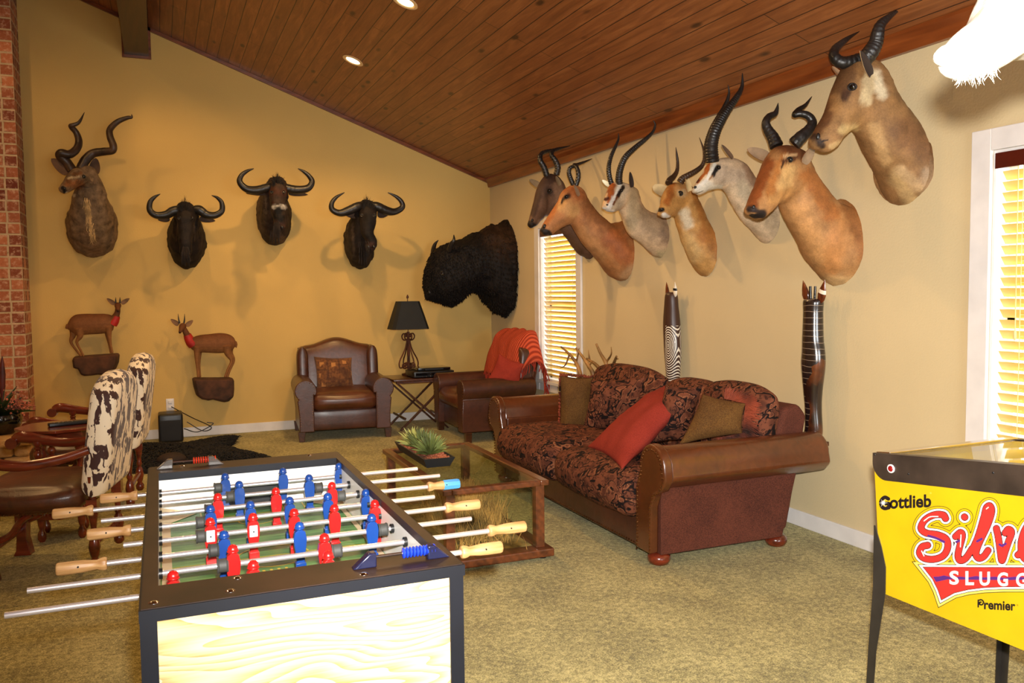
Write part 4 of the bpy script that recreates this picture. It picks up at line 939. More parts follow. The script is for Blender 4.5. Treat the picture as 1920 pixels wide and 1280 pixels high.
o=q.build('knitted_cloth',M_throw,th,angle=0); s_=o.modifiers.new('s','SOLIDIFY'); s_.thickness=.012
q=MB()
for i in range(0,nu+1):
    P=Vector(vs[i*(nv+1)]); dx=random.uniform(-.02,.02); q.tube([P,P+Vector((dx,-.01,-.05)),P+Vector((dx*2,-.01,-.11))],[.006,.006,.004],5)
for j in range(0,nv+1):
    P=Vector(vs[nu*(nv+1)+j]); dx=random.uniform(-.02,.02); q.tube([P,P+Vector((dx+.01,-.01,-.04)),P+Vector((dx*2+.01,-.01,-.09))],[.006,.006,.004],5)
q.build('fringe',M_redp,th)
# ---- folding side table, receiver, lamp ----
t=thing('folding_side_table','dark wooden side table with crossed legs under the scroll lamp','side table',(-1.03,-.45,0))
MB().rbox((-1.02,-.45,.53),(.68,.50,.028),r=.008).build('tabletop',M_dkw,t)
q=MB(); 
for y in (-.69,-.21): q.bx(-1.33,-.71,y-.01,y+.01,.5,.518)
q.build('apron',M_dkw,t,smooth=False)
for y in (-.665,-.235):
    for s in (-1,1):
        q=MB(); a,b=Vector((-1.03+s*.30,y+.012*s,.515)),Vector((-1.03-s*.26,y+.012*s,0.0)); d=(b-a)
        q.box((a+b)/2,(.032,.018,d.length-.008),rot=d.to_track_quat('Z','Y').to_matrix()); q.build('leg',M_dkw,t,smooth=False,bevel=.002)
MB().tube([(-1.24,-.68,.13),(-1.24,-.22,.13)],.012,8).build('stretcher',M_dkw,t); MB().tube([(-.82,-.68,.13),(-.82,-.22,.13)],.012,8).build('stretcher',M_dkw,t)
t=thing('media_receiver','black electronic receiver box lying on the side table','receiver',(-.92,-.5,.545))
MB().rbox((-.92,-.52,.583),(.44,.34,.06),r=.006).build('case',M_blk,t); MB().bx(-1.12,-.72,-.694,-.689,.57,.6).build('display_panel',M_blkg,t,smooth=False)
q=MB()
for k in range(6): q.lathe([(.001,0),(.006,0),(.006,.004),(.001,.004)],(-1.05+.045*k,-.691,.563),10,Matrix.Rotation(PI/2,3,'X'))
q.build('button_row',M_chrome,t)
for x in (-1.1,-.74): MB().lathe([(.014,0),(.014,.01)],(x,-.6,.5445),10).build('foot',M_blk,t)
t=thing('set_top_box','flat glossy black box stacked on the receiver','media box',(-.92,-.5,.613)); MB().rbox((-.90,-.50,.63),(.36,.26,.028),r=.005).build('case',M_blkg,t); MB().bx(-1.0,-.8,-.632,-.629,.622,.638).build('display_panel',M_blk,t,smooth=False)
lx,ly,lz=-1.075,-.262,.5445
t=thing('table_lamp','wrought iron scroll table lamp with black tapered shade','lamp',(lx,ly,lz))
q=MB(); q.lathe([(.0,0),(.075,0),(.08,.012),(.05,.022),(.02,.035),(.014,.06)],(lx,ly,lz),20); q.build('base',M_iron,t)
q=MB(); 
for k in range(4): q.tube([(lx+.009*math.cos(k*PI/2+z*14),ly+.009*math.sin(k*PI/2+z*14),lz+.04+z) for z in np.linspace(0,.43,40)],.008,6)
q.build('twisted_stem',M_iron,t)
for k in range(4):
    a=k*PI/2+.25; ca,sa=math.cos(a),math.sin(a); pts=[]
    # lower big S scroll
    for i in range(16):
        th_=-PI*.2+i/15*PI*2.3; r=.018+.020*(1-i/15); pts.append((.05+r*math.cos(th_+PI)*1.,.085+r*math.sin(th_+PI)))
    pts=pts[::-1]+[(.10,.06),(.118,.10),(.105,.15),(.07,.21),(.04,.27),(.022,.33),(.02,.36)]
    up=[(.02,.37),(.045,.36),(.07,.375),(.078,.405),(.06,.43),(.038,.425),(.034,.405),(.048,.395)]
    for nm,pl in (('scroll',pts),('scroll',up)):
        A=crom(np.array(pl),4); q=MB(); q.tube([(lx+ca*p[0],ly+sa*p[0],lz+.02+p[1]) for p in A],.0075,7); q.build('scroll',M_iron,t)
q=MB(); q.tube([(lx,ly,lz+.46),(lx,ly,lz+.84)],.004,6); q.lathe([(.001,0),(.012,.004),(.014,.02),(.007,.035),(.001,.045)],(lx,ly,lz+.83),12); q.build('finial_rod',M_iron,t)
M_shade=plain('black_shade',(16,18,17),.7,var=.1,bump=.2); M_shin=plain('shade_lining',(190,150,90),.7)
z0,z1=1.045,1.345; wb_,wt=.205,.118; db,dt=.14,.085
q=MB(); nn=6
def sq(w,d,z,in_=0):
    w-=in_;d-=in_; c=.03; return [(lx-w+c,ly-d,z),(lx+w-c,ly-d,z),(lx+w,ly-d+c,z),(lx+w,ly+d-c,z),(lx+w-c,ly+d,z),(lx-w+c,ly+d,z),(lx-w,ly+d-c,z),(lx-w,ly-d+c,z)]
rg=[sq(wb_,db,z0),sq(wb_*.52+wt*.48,db*.52+dt*.48,(z0+z1)/2),sq(wt,dt,z1),sq(wt,dt,z1,.006),sq(wb_,db,z0,.006)]
vs=[p for r in rg for p in r]; fs=[(i*8+k,i*8+(k+1)%8,((i+1)%5)*8+(k+1)%8,((i+1)%5)*8+k) for i in range(5) for k in range(8)]
q.add(vs,fs); q.build('lamp_shade',M_shade,t,angle=25)
q=MB(); q.tube([(lx,ly,z0+.1),(lx,ly,z1-.02)],.012,8); 
for s in (-1,1): q.tube([(lx,ly,z1-.01),(lx+s*(wt-.006),ly,z1-.012)],.003,6); q.tube([(lx,ly,z1-.01),(lx,ly+s*(dt-.006),z1-.012)],.003,6)
q.build('harp',M_iron,t)
q=MB(); q.tube([(-1.3,-.2,.36),(-1.36,-.15,.2),(-1.34,-.2,.02),(-1.5,-.3,.006),(-1.6,-.25,.006)],.004,6,sub=6); tag(q.build('power_cord',M_blk),'thin black cord hanging from the side table to the floor','cord')
# ---- subwoofer, outlet, cord, bear rug ----
t=thing('subwoofer','small black subwoofer box on the floor below the outlet','speaker',(-3.5,-.2,0)); 
o=MB().rbox((-3.495,-.17,.14),(.225,.27,.28),r=.02).build('case',M_blk,t); MB().rbox((-3.495,-.307,.12),(.18,.008,.2),r=.003).build('grille',plain('grille_cloth',(28,30,34),.8),t)
t=thing('wall_outlet','white wall outlet with plugs above the subwoofer','outlet',aty(319,758,0)); P=aty(319,758,0)
MB().rbox((P[0],-.004,P[2]),(.075,.007,.12),r=.003).build('cover_plate',M_white,t); 
for dz in (.025,-.025): MB().rbox((P[0],-.014,P[2]+dz),(.034,.018,.03),r=.004).build('socket',M_white,t)
t=tag(MB().tube([(P[0]+.01,-.03,P[2]-.02),(P[0]+.06,-.05,P[2]-.05),(P[0]+.2,-.06,.2),(P[0]+.38,-.05,.09),(P[0]+.3,-.08,.06),(P[0]+.15,-.06,.16)],.0045,6,sub=8).build('power_cord',M_blk),'tangled black cord running from the wall outlet behind the subwoofer','cord')
t=tag(MB().tube([(P[0]+.12,-.1,.1),(P[0]+.25,-.06,.05),(P[0]+.4,-.05,.12),(P[0]+.34,-.05,.14)],.0045,6,sub=8).build('power_cord',M_blk),'short black cable curling against the baseboard right of the subwoofer','cord')
out=[atz(x,y,.02) for x,y in [(250,832),(300,833),(350,831),(395,822),(432,816),(446,818),(438,830),(425,836),(455,848),(490,853),(512,859),(480,863),(430,862),(380,868),(330,878),(290,884),(240,884),(200,870),(210,845)]]
t=thing('bear_skin_rug','black shaggy bear skin rug lying on the carpet','rug',sum(out)/len(out))
cen=sum(out)/len(out); q=MB(); n=len(out); vs=[];NR=14
for k in range(NR+1):
    s_=k/NR
    for p in out: P=cen+(p-cen)*s_; vs.append((P[0],P[1],.004+.05*(1-s_**3)+.012*noise.noise(Vector((P[0]*9,P[1]*9,0)))))
q.add(vs,[(k*n+i,k*n+(i+1)%n,(k+1)*n+(i+1)%n,(k+1)*n+i) for k in range(NR) for i in range(n)]); vv=[tuple(v) for v in vs]
M_bear=plain('bear_fur',(15,12,11),.75,var=.3)
q.build('skin',M_bear,t)
q=MB()
for k in range(5200):
    i=random.randrange(n); s_=math.sqrt(random.random()); a=random.random(); P=cen+((out[i]*(1-a)+out[(i+1)%n]*a)-cen)*s_; z=.004+.05*(1-s_**3)
    an=random.uniform(0,2*PI); L=random.uniform(.03,.07); q.tube([(P[0],P[1],z),(P[0]+L*.5*math.cos(an),P[1]+L*.5*math.sin(an),z+.02),(P[0]+L*math.cos(an),P[1]+L*math.sin(an),max(.004,z+.01))],[.006,.004,.0006],3)
q.build('fur',M_bear,t,angle=0)
for k in range(1):
    P=atz(322,868,.03); q=MB(); q.ell((P[0],P[1],.06),(.12,.09,.06)); q.build('head',plain('bear_face',(44,28,20),.8,var=.2),t)
# ---------------- sofa ----------------
SN,SF=-5.40,-3.24      # arm centre lines
t=thing('sofa','large leather and damask sofa with rolled arms, turned sideways along the right wall','sofa',(-.75,-4.32,0))
MB().bx(-1.16,-.36,SN+.02,SF-.02,.07,.30).build('frame',M_side,t,smooth=False)
q=MB(); q.rbox((-1.185,(SN+SF)/2,.165),(.06,SF-SN-.16,.21),r=.015); q.build('front_rail',M_lead,t)
q=MB()
for y in np.arange(SN+.12,SF-.08,.026): q.ell((-1.216,y,.078),.006,nu=6,nv=4)
q.build('nail_trim',M_brass,t)
for yc,s,nm in ((SN,-1,'near'),(SF,1,'far')):
    # arm body, rolled outward
    r=.105; zc_=.535
    prof=[(-s*.13,.28),(-s*.13,.50)]+[(0+r*math.cos(a) * (1),zc_+r*math.sin(a)) for a in ([PI*(k/14) for k in range(15)] if s<0 else [PI*(1-k/14) for k in range(15)])]
    prof=[(-s*.10,.44)]+[(s*.03+ -s*r*math.cos(PI*k/14),zc_+r*math.sin(PI*k/14)) for k in range(15)]+[(s*(r+.042),zc_-.05),(s*.10,zc_-.10),(s*.05,zc_-.115),(-s*.06,.425)]
    q=MB(); q.prism([(yc+a,b) for a,b in prof],-1.20,-.16,axis=0)
    o=q.build('arm_roll',M_lea,t,angle=50); b=o.modifiers.new('b','BEVEL'); b.width=.014; b.segments=3; b.limit_method='ANGLE'; b.angle_limit=math.radians(50)
    q=MB(); q.bx(-1.19,-.34,yc-s*.105,yc-s*.0,.28,.50); q.build('arm_body',M_lea,t,smooth=False,bevel=.01)
    # scroll front with nailheads
    pp=[(-s*.135,.07),(-s*.135,.40)]+[(s*.025-s*(r+.012)*math.cos(PI*k/14),zc_+(r+.012)*math.sin(PI*k/14)) for k in range(-1,15)]+[(s*(r+.048),zc_-.05),(s*.115,zc_-.11),(s*.05,zc_-.14),(s*.015,.32),(s*.01,.07)]
    q=MB(); q.prism([(yc+a,b) for a,b in pp],-1.245,-1.19,axis=0); o=q.build('arm_front',M_lea,t,angle=50); b=o.modifiers.new('b','BEVEL'); b.width=.012; b.segments=3; b.limit_method='ANGLE'; b.angle_limit=math.radians(50)
    q=MB()
    for sc in (.86,):
        P2=[(yc+a*sc,(b-.3)*.92+.3 if b>.2 else b) for a,b in pp]
        for k in range(len(P2)-1):
            a_,b_=Vector((*P2[k],0)),Vector((*P2[k+1],0)); n_=max(1,int((b_-a_).length/.02))
            for j in range(n_): p_=a_.lerp(b_,j/n_); q.ell((-1.247,p_[0],p_[1]),.0055,nu=6,nv=4)
    q.build('nail_trim',M_brass,t)
    # woven side panel
    q=MB(); y_=yc+s*.012
    q.prism([(-1.19,.065),(-.40,.065),(-.30,.43),(-.22,.47),(-1.19,.45)],y_-.02,y_+.02,axis=1)
    q.build('side_panel',M_side,t,smooth=False,bevel=.004)
# back frame
q=MB(); q.prism([(-.52,.28),(-.36,.07),(-.30,.07),(-.16,.72),(-.22,.79),(-.33,.77)],SN+.04,SF-.04,axis=1)
o=q.build('back_frame',M_side,t,angle=40); b=o.modifiers.new('b','BEVEL'); b.width=.03; b.segments=4; b.limit_method='ANGLE'
for y in (SN+.5,SF-.5):
    o=MB().rbox((-.93,(SN+SF)/2+(-.485 if y<-4.4 else .485),.335),(.70,.93,.25),r=.095,n=8,bulge=.03)
    o.v=[(v[0]-(.03 if v[0]<-1.1 else 0),v[1],v[2]+.012*noise.noise(Vector((v[0]*5,v[1]*5,0)))) for v in o.v]
    o.build('seat_cushion',M_dam,t)
for yc,w,h,zt,xx in ((-3.80,.98,.52,.905,-.44),(-4.60,.62,.50,.878,-.42),(-5.07,.64,.52,.905,-.45)):
    q=MB(); Vv=Vector((.22,0,1)).normalized(); Wn=Vector((1,0,-.22)).normalized()
    cushion(q,w,h,.25,(xx,yc,zt-h/2),(0,1,0),Vv,Wn,top=lambda u:1-.12*abs(u)**3,p=3.2,nu=24,wr=.02,seed=yc); weld(q.build('back_cushion',M_dam,t))
for y in (SN+.02,SF-.02):
    for x in (-1.17,-.40):
        MB().lathe([(.03,.07),(.045,.065),(.06,.05),(.062,.03),(.05,.008),(.03,0.)],(x,y,0),20).build('bun_foot',M_chair,t)
GP='throw pillows on the sofa'
M_goldv=weave('bronze_velvet',(112,78,36),(66,42,22))
t,c,n=pillow('throw_pillow','bronze velvet pillow with beaded edge at the far end of the sofa',M_goldv,(1050,702),(1112,706),(1112,816),(1048,820),(-.78,-3.68,.6),(-.45,-.9,.1),.14,group=GP,seed=2)
q=MB()
for a,b in ((c[0],c[3]),(c[3],c[2]),(c[0],c[1])):
    for k in range(36): P=a+(b-a)*k/36; q.ell(P+np.array([random.uniform(-.006,.006)]*3),.009,nu=6,nv=5)
q.build('bead_trim',plain('bead_trim_brown',(110,50,34),.4,var=.4),t)
t,c,n=pillow('throw_pillow','damask pillow leaning between the bronze and the red pillows on the sofa',M_dam,(1108,712),(1210,706),(1200,806),(1092,806),(-.70,-3.95,.6),(-.75,-.6,.25),.17,group=GP,seed=3)
t,c,n=pillow('throw_pillow','large damask pillow standing behind the red pillow at the sofa\'s near side',M_dam,(1248,722),(1318,722),(1292,826),(1216,832),(-.72,-4.9,.6),(-.6,-.8,.15),.19,group=GP,seed=5)
RA=atz(1166,874,.475); RB=atz(1104,838,.475); RCn=atx(1262,735,-.60); RN_=np.cross(RB-RA,RCn-RA); RN_=RN_ if RN_[1]<0 else -RN_
t,c,n=pillow('throw_pillow','plain brick-red pillow lying tilted in the middle of the sofa',M_redp,(1100,838),(1248,722),(1284,750),(1166,880),RA,RN_,.17,group=GP,ear_=.14,pinch=.09,seed=8)
t,c,n=pillow('throw_pillow','bronze pillow with copper thread fringe beside the near sofa arm',M_goldv,(1318,738),(1398,756),(1392,812),(1272,834),(-.80,-5.18,.64),(-.6,-.75,.3),.13,group=GP,seed=11)
M_cop=plain('copper_fringe',(112,50,30),.75,var=.45)
q=MB()
for a,b in ((c[1],c[2]),(c[3]*.5+c[2]*.5,c[2]),(c[0]*.4+c[1]*.6,c[1])):
    for k in range(260):
        P=a+(b-a)*random.random(); d=(P-sum(c)/4); d/=np.linalg.norm(d); d=d+np.array([random.uniform(-.5,.5) for _ in range(3)]); q.tube([P,P+d*.035,P+d*.06+np.array([0,0,-.012])],[.0022,.002,.001],4)
q.build('fringe',M_cop,t)
# ---------------- console table and carved wooden animals behind the sofa ----------------
CZ=.56
t=thing('console_table','narrow dark console table behind the sofa, under the carved statues','console table',(-.08,-3.9,0))
MB().bx(-.145,-.02,-5.38,-2.44,CZ-.025,CZ).build('tabletop',M_dkw,t,smooth=False,bevel=.003)
for x in (-.125,-.04):
    for y in (-4.9,-2.6): MB().bx(x-.014,x+.014,y-.014,y+.014,0,CZ-.025).build('leg',M_dkw,t,smooth=False)

def carve1():
    q=N('carved_zebra'); tc=q.n.new('ShaderNodeTexCoord'); sp=q.n.new('ShaderNodeSeparateXYZ'); q.l.new(tc.outputs['Object'],sp.inputs[0])
    co=q.co((1,1,1)); n=q.tex('Noise',co,Scale=5.,Detail=3.)
    w_=q.tex('Wave',co,Scale=9.,Distortion=2.2,Detail=1.,wave_type='BANDS',bands_direction='Z'); line=q.ramp(w_.outputs[1],[(.97,(0,0,0)),(.99,(1,1,1))])
    base=q.ramp(n.outputs[0],[(.42,(34,18,14)),(.56,(92,46,20)),(.7,(150,82,34))]); m_=q.ramp(sp.outputs[1],[(.49,(1,1,1)),(.52,(0,0,0))])
    dark=q.mix(line,(30,20,20),(128,110,92)); ms=q.math('GREATER_THAN',q.math('ADD',q.math('ADD',q.math('MULTIPLY',n.outputs[0],.3),sp.outputs[1]),q.math('MULTIPLY',q.math('MAXIMUM',q.math('SUBTRACT',sp.outputs[2],.44),0.),1.2)),.125)
    q.col(q.mix(ms,base,dark)).set(rough=.22,coat=.7,coatr=.15); return q.m
def carve2():
    q=N('carved_lines'); co=q.co(); tc=q.n.new('ShaderNodeTexCoord'); sp=q.n.new('ShaderNodeSeparateXYZ'); q.l.new(tc.outputs['Object'],sp.inputs[0])
    mp=q.n.new('ShaderNodeMapping'); mp.inputs['Location'].default_value=(0,.03,-.20); mp.inputs['Scale'].default_value=(.2,1,.42); q.l.new(tc.outputs['Object'],mp.inputs[0])
    w_=q.tex('Wave',mp.outputs[0],Scale=42.,Distortion=1.3,Detail=1.,wave_type='RINGS'); line=q.ramp(w_.outputs[1],[(.62,(0,0,0)),(.72,(1,1,1))])
    ml=q.math('MULTIPLY',q.math('LESS_THAN',sp.outputs[2],.62),q.math('LESS_THAN',q.math('ADD',sp.outputs[1],q.math('MULTIPLY',sp.outputs[2],.10)),.056))
    q.col(q.mix(q.math('MULTIPLY',line,ml),(58,34,26),(226,216,196))).set(rough=.4,coat=.3); return q.m
def column(name,label,x,y,prof,mat,ears,horns,matb):
    t=thing(name,label,'wood carving',(x,y,CZ),group='carved wooden animals behind the sofa')
    q=MB(); A=crom(np.array(prof,float),6); seg=24; vs=[]
    for z,rx,ry,ox,oy in A:
        for k in range(seg):
            a=2*PI*k/seg; vs.append((ox+rx*math.cos(a),oy+ry*math.sin(a),z-CZ))
    n=len(A); q.add(vs,[(i*seg+k,i*seg+(k+1)%seg,(i+1)*seg+(k+1)%seg,(i+1)*seg+k) for i in range(n-1) for k in range(seg)]+[tuple(range(seg))[::-1],tuple((n-1)*seg+k for k in range(seg))])
    q.build('body',mat,t,world=False)
    for (b,tp,w_,cols) in ears:
        b=(b[0],b[1],b[2]-CZ); tp=(tp[0],tp[1],tp[2]-CZ)
        q=MB(); B=Vector(b);T=Vector(tp); d=(T-B); A2=[B+d*s for s in (0,.15,.35,.6,.8,1)]; R2=[w_*k for k in (.35,.85,1,.75,.42,.03)]
        q.tube(A2,R2,14,flat=.45,ref=(0,1,0)); o=q.build('ear',cols[0],t,world=False)
        if len(cols)>1:
            q=MB(); q.tube([B+d*s for s in (.42,.50,.58)],[w_*1.03*k for k in (.93,.90,.8)],14,flat=.47,ref=(0,1,0)); q.build('ear_band',cols[1],t,world=False)
    for b,tp,r in horns: MB().tube([(b[0],b[1],b[2]-CZ),(tp[0],tp[1],tp[2]-CZ)],[r,r*.8],10).build('horn',M_blkg,t,world=False)
    return t
M_cz=carve1(); M_cl=carve2(); M_cb=wood('carved_ear_wood',(54,22,12),(120,54,24),axis=2,scale=4,rough=.25,coat=.6); M_iv=plain('bone_inlay',(236,226,206),.4)
column('carved_animal_statue','tall glossy carved statue with zebra rings, behind the near end of the sofa',-.085,-5.31,
 [(.561,.05,.05,0,-.0),(.60,.05,.055,0,-.01),(.64,.045,.055,0,-.015),(.75,.045,.05,0,-.01),(.85,.05,.058,0,-.005),(1.0,.058,.078,0,-.005),(1.08,.056,.074,0,-.005),(1.16,.055,.065,0,0),(1.3,.052,.06,0,0),(1.37,.052,.062,0,0),(1.385,.03,.04,0,0)],M_cz,
 [((0,.05,1.37),(0,.085,1.49),.028,(M_cb,)),((0,-.055,1.36),(-.01,-.1,1.49),.030,(M_cb,M_iv))],[((0,.022,1.38),(0,.025,1.455),.009),((0,-.012,1.38),(0,-.015,1.455),.008)],None)
column('carved_animal_statue','slimmer dark carved statue with white spiral line inlay behind the middle of the sofa',-.08,-3.86,
 [(.561,.05,.06,.0,0),(.65,.05,.055,.0,0),(.8,.05,.055,0,-.012),(.95,.056,.074,0,-.01),(1.05,.058,.078,0,-.005),(1.2,.06,.07,0,.005),(1.32,.05,.06,0,.01),(1.40,.045,.05,0,.01),(1.425,.03,.035,0,.01)],M_cl,
 [((0,.055,1.38),(0,.075,1.50),.024,(M_cb,)),((0,-.04,1.39),(-.01,-.052,1.50),.024,(M_iv,M_blk))],[((0,.05,1.30),(-.01,-.02,1.41),.012)],None)
# ---- antlers behind the far sofa arm ----
M_ant=plain('antler_bone',(150,112,66),.5,var=.25,bump=.5,bs=40)
q0=[('antler',[(1088,702),(1080,680),(1068,664),(1052,650)],[(1080,680),(1084,664),(1086,652)],[(1068,664),(1060,684),(1050,690)]),
 ('antler',[(1112,702),(1104,686),(1092,668),(1080,652)],[(1104,686),(1112,676)],None),
 ('antler',[(1130,702),(1118,684),(1100,672)],[(1106,678),(1103,655)],None),
 ('antler',[(1140,700),(1136,680),(1126,662),(1118,644)],[(1136,680),(1146,664),(1146,650)],None),
 ('antler',[(1146,700),(1150,684),(1156,668)],[(1150,684),(1154,674),(1160,672)],None)]
t=thing('antler_cluster','cluster of tan antlers standing on the console behind the far end of the sofa','antlers',(-.08,-2.75,CZ))
for nm,*br in q0:
    q=MB(); xa_=random.uniform(-.11,-.06)
    for bi,b in enumerate(br):
        if not b: continue
        P=[atx(x,y,xa_-(.02*i)) for i,(x,y) in enumerate(b)]
        if bi==0: P=[np.array([P[0][0],P[0][1],CZ+.012])]+P; 
        n_=len(P); r0=.02 if bi==0 else .011; q.tube(P,[r0*(1-.8*max(0,i-(1 if bi==0 else 0))/(n_-1)) for i in range(n_)],10,sub=6)
    q.build('antler',M_ant,t)
# ---------------- coffee table ----------------
x0,x1,y0,y1,zt=-2.25,-1.65,-5.05,-3.78,.43
t=thing('display_coffee_table','wooden display coffee table with glass top and glass sides in front of the sofa','coffee table',((x0+x1)/2,(y0+y1)/2,0))
q=MB(); w_=.05
q.bx(x0,x0+w_,y0,y1,zt-.03,zt);q.bx(x1-w_,x1,y0,y1,zt-.03,zt);q.bx(x0+w_,x1-w_,y0,y0+w_,zt-.03,zt);q.bx(x0+w_,x1-w_,y1-w_,y1,zt-.03,zt)
q.build('top_frame',M_ctw,t,smooth=False,bevel=.006)
def glassm(name,c=(.93,.96,.93)): return thin_glass(name,c)
M_tg=glassm('table_glass')
MB().bx(x0+w_-.006,x1-w_+.006,y0+w_-.006,y1-w_+.006,zt-.012,zt-.004).build('glass_top',M_tg,t,smooth=False)
for x in (x0+.045,x1-.045):
    for y in (y0+.045,y1-.045): MB().bx(x-.025,x+.025,y-.025,y+.025,.06,zt-.03).build('leg',M_ctw,t,smooth=False,bevel=.003)
q=MB(); q.bx(x0-.02,x1+.02,y0-.02,y1+.02,.015,.06); q.build('base_shelf',M_ctw,t,smooth=False,bevel=.008); MB().bx(x0+.075,x1-.075,y0+.075,y1-.075,.06,.0625).build('shelf_tone_sheet',plain('shelf_tone_olive',(150,128,78),.9,var=.25,scale=14),t,smooth=False)  # added olive sheet lightens the dark shelf and repeats the carpet tone
for a in ((x0+.07,x1-.07,y0+.042,y0+.047),(x0+.07,x1-.07,y1-.047,y1-.042),(x0+.042,x0+.047,y0+.07,y1-.07),(x1-.047,x1-.042,y0+.07,y1-.07)): MB().bx(a[0],a[1],a[2],a[3],.06,zt-.03).build('side_pane',M_tg,t,smooth=False)
for a in ((x0+.03,y0+.03),(x1-.03,y0+.03),(x0+.03,y1-.03),(x1-.03,y1-.03)): MB().lathe([(.02,0),(.022,.015)],(a[0],a[1],0),10).build('glide_foot',M_blk,t)
q=MB(); 
M_dry=plain('dried_grass_tan',(190,148,84),.8,var=.35)
for k in range(5200):
    a=random.uniform(0,2*PI); r=abs(random.gauss(0,.10)); bx_,by_=-1.97+r*math.cos(a),-4.55+r*1.6*math.sin(a); h=random.uniform(.05,.31)*(1-r*1.2); dx,dy=random.uniform(-.07,.07),random.uniform(-.07,.07)
    bx_=min(max(bx_,x0+.13),x1-.13)
    q.tube([(bx_,by_,.062),(bx_+dx*.4,by_+dy*.4,.062+h*.6),(bx_+dx,by_+dy,.062+h)],[.0022,.002,.0008],3)
tag(q.build('dried_grass_bundle',M_dry),'shaggy tan dried grass inside the glass coffee table','dried grass',kind='stuff')
# planter tray with spiky succulents
t=thing('succulent_planter','long dark tray of spiky green succulents on the glass coffee table','planter',(-2.08,-4.15,zt))
q=MB(); tx0,tx1,ty0,ty1=-2.185,-1.995,-4.5,-3.84
def trayb(q,i,z): return [(tx0+i,ty0+i,z),(tx1-i,ty0+i,z),(tx1-i,ty1-i,z),(tx0+i,ty1-i,z)]
rg=[trayb(q,.025,zt),trayb(q,0,zt+.055),trayb(q,.008,zt+.055),trayb(q,.03,zt+.012)]
q.add([p for r in rg for p in r],[(i*4+k,i*4+(k+1)%4,(i+1)*4+(k+1)%4,(i+1)*4+k) for i in range(3) for k in range(4)]+[(3,2,1,0),(12,13,14,15)])
q.build('tray',plain('tray_slate',(34,36,38),.5),t,smooth=False)
q=MB()
for k in range(420):
    x=random.uniform(tx0+.02,tx1-.02); y=random.uniform(ty0+.02,ty1-.02); q.ell((x,y,zt+.035+random.uniform(0,.01)),random.uniform(.006,.014),nu=6,nv=4)
o=q.build('pebbles',plain('red_pebbles',(150,84,56),.7,var=.35),t); o['kind']='stuff'
M_suc=plain('succulent_green',(104,116,60),.45,var=.3); M_suc2=plain('succulent_yellow',(170,172,96),.45,var=.2)
for (x,y,R_,nb,mt) in ((-2.09,-4.32,.12,110,M_suc),(-2.08,-4.12,.12,100,M_suc),(-2.1,-3.98,.11,80,M_suc2),(-2.06,-4.22,.10,70,M_suc2)):
    q=MB()
    for k in range(nb):
        el=random.uniform(.25,1.45); a=random.uniform(0,2*PI); L=R_*random.uniform(.8,1.3); d=Vector((math.cos(a)*math.cos(el),math.sin(a)*math.cos(el),math.sin(el)))
        B=Vector((x,y,zt+.045)); q.tube([B,B+d*L*.4,B+d*L*.8+Vector((0,0,-.004)),B+d*L+Vector((0,0,-.01))],[.004,.0058,.0035,.0005],5,flat=.45)
    q.build('succulent',mt,t)
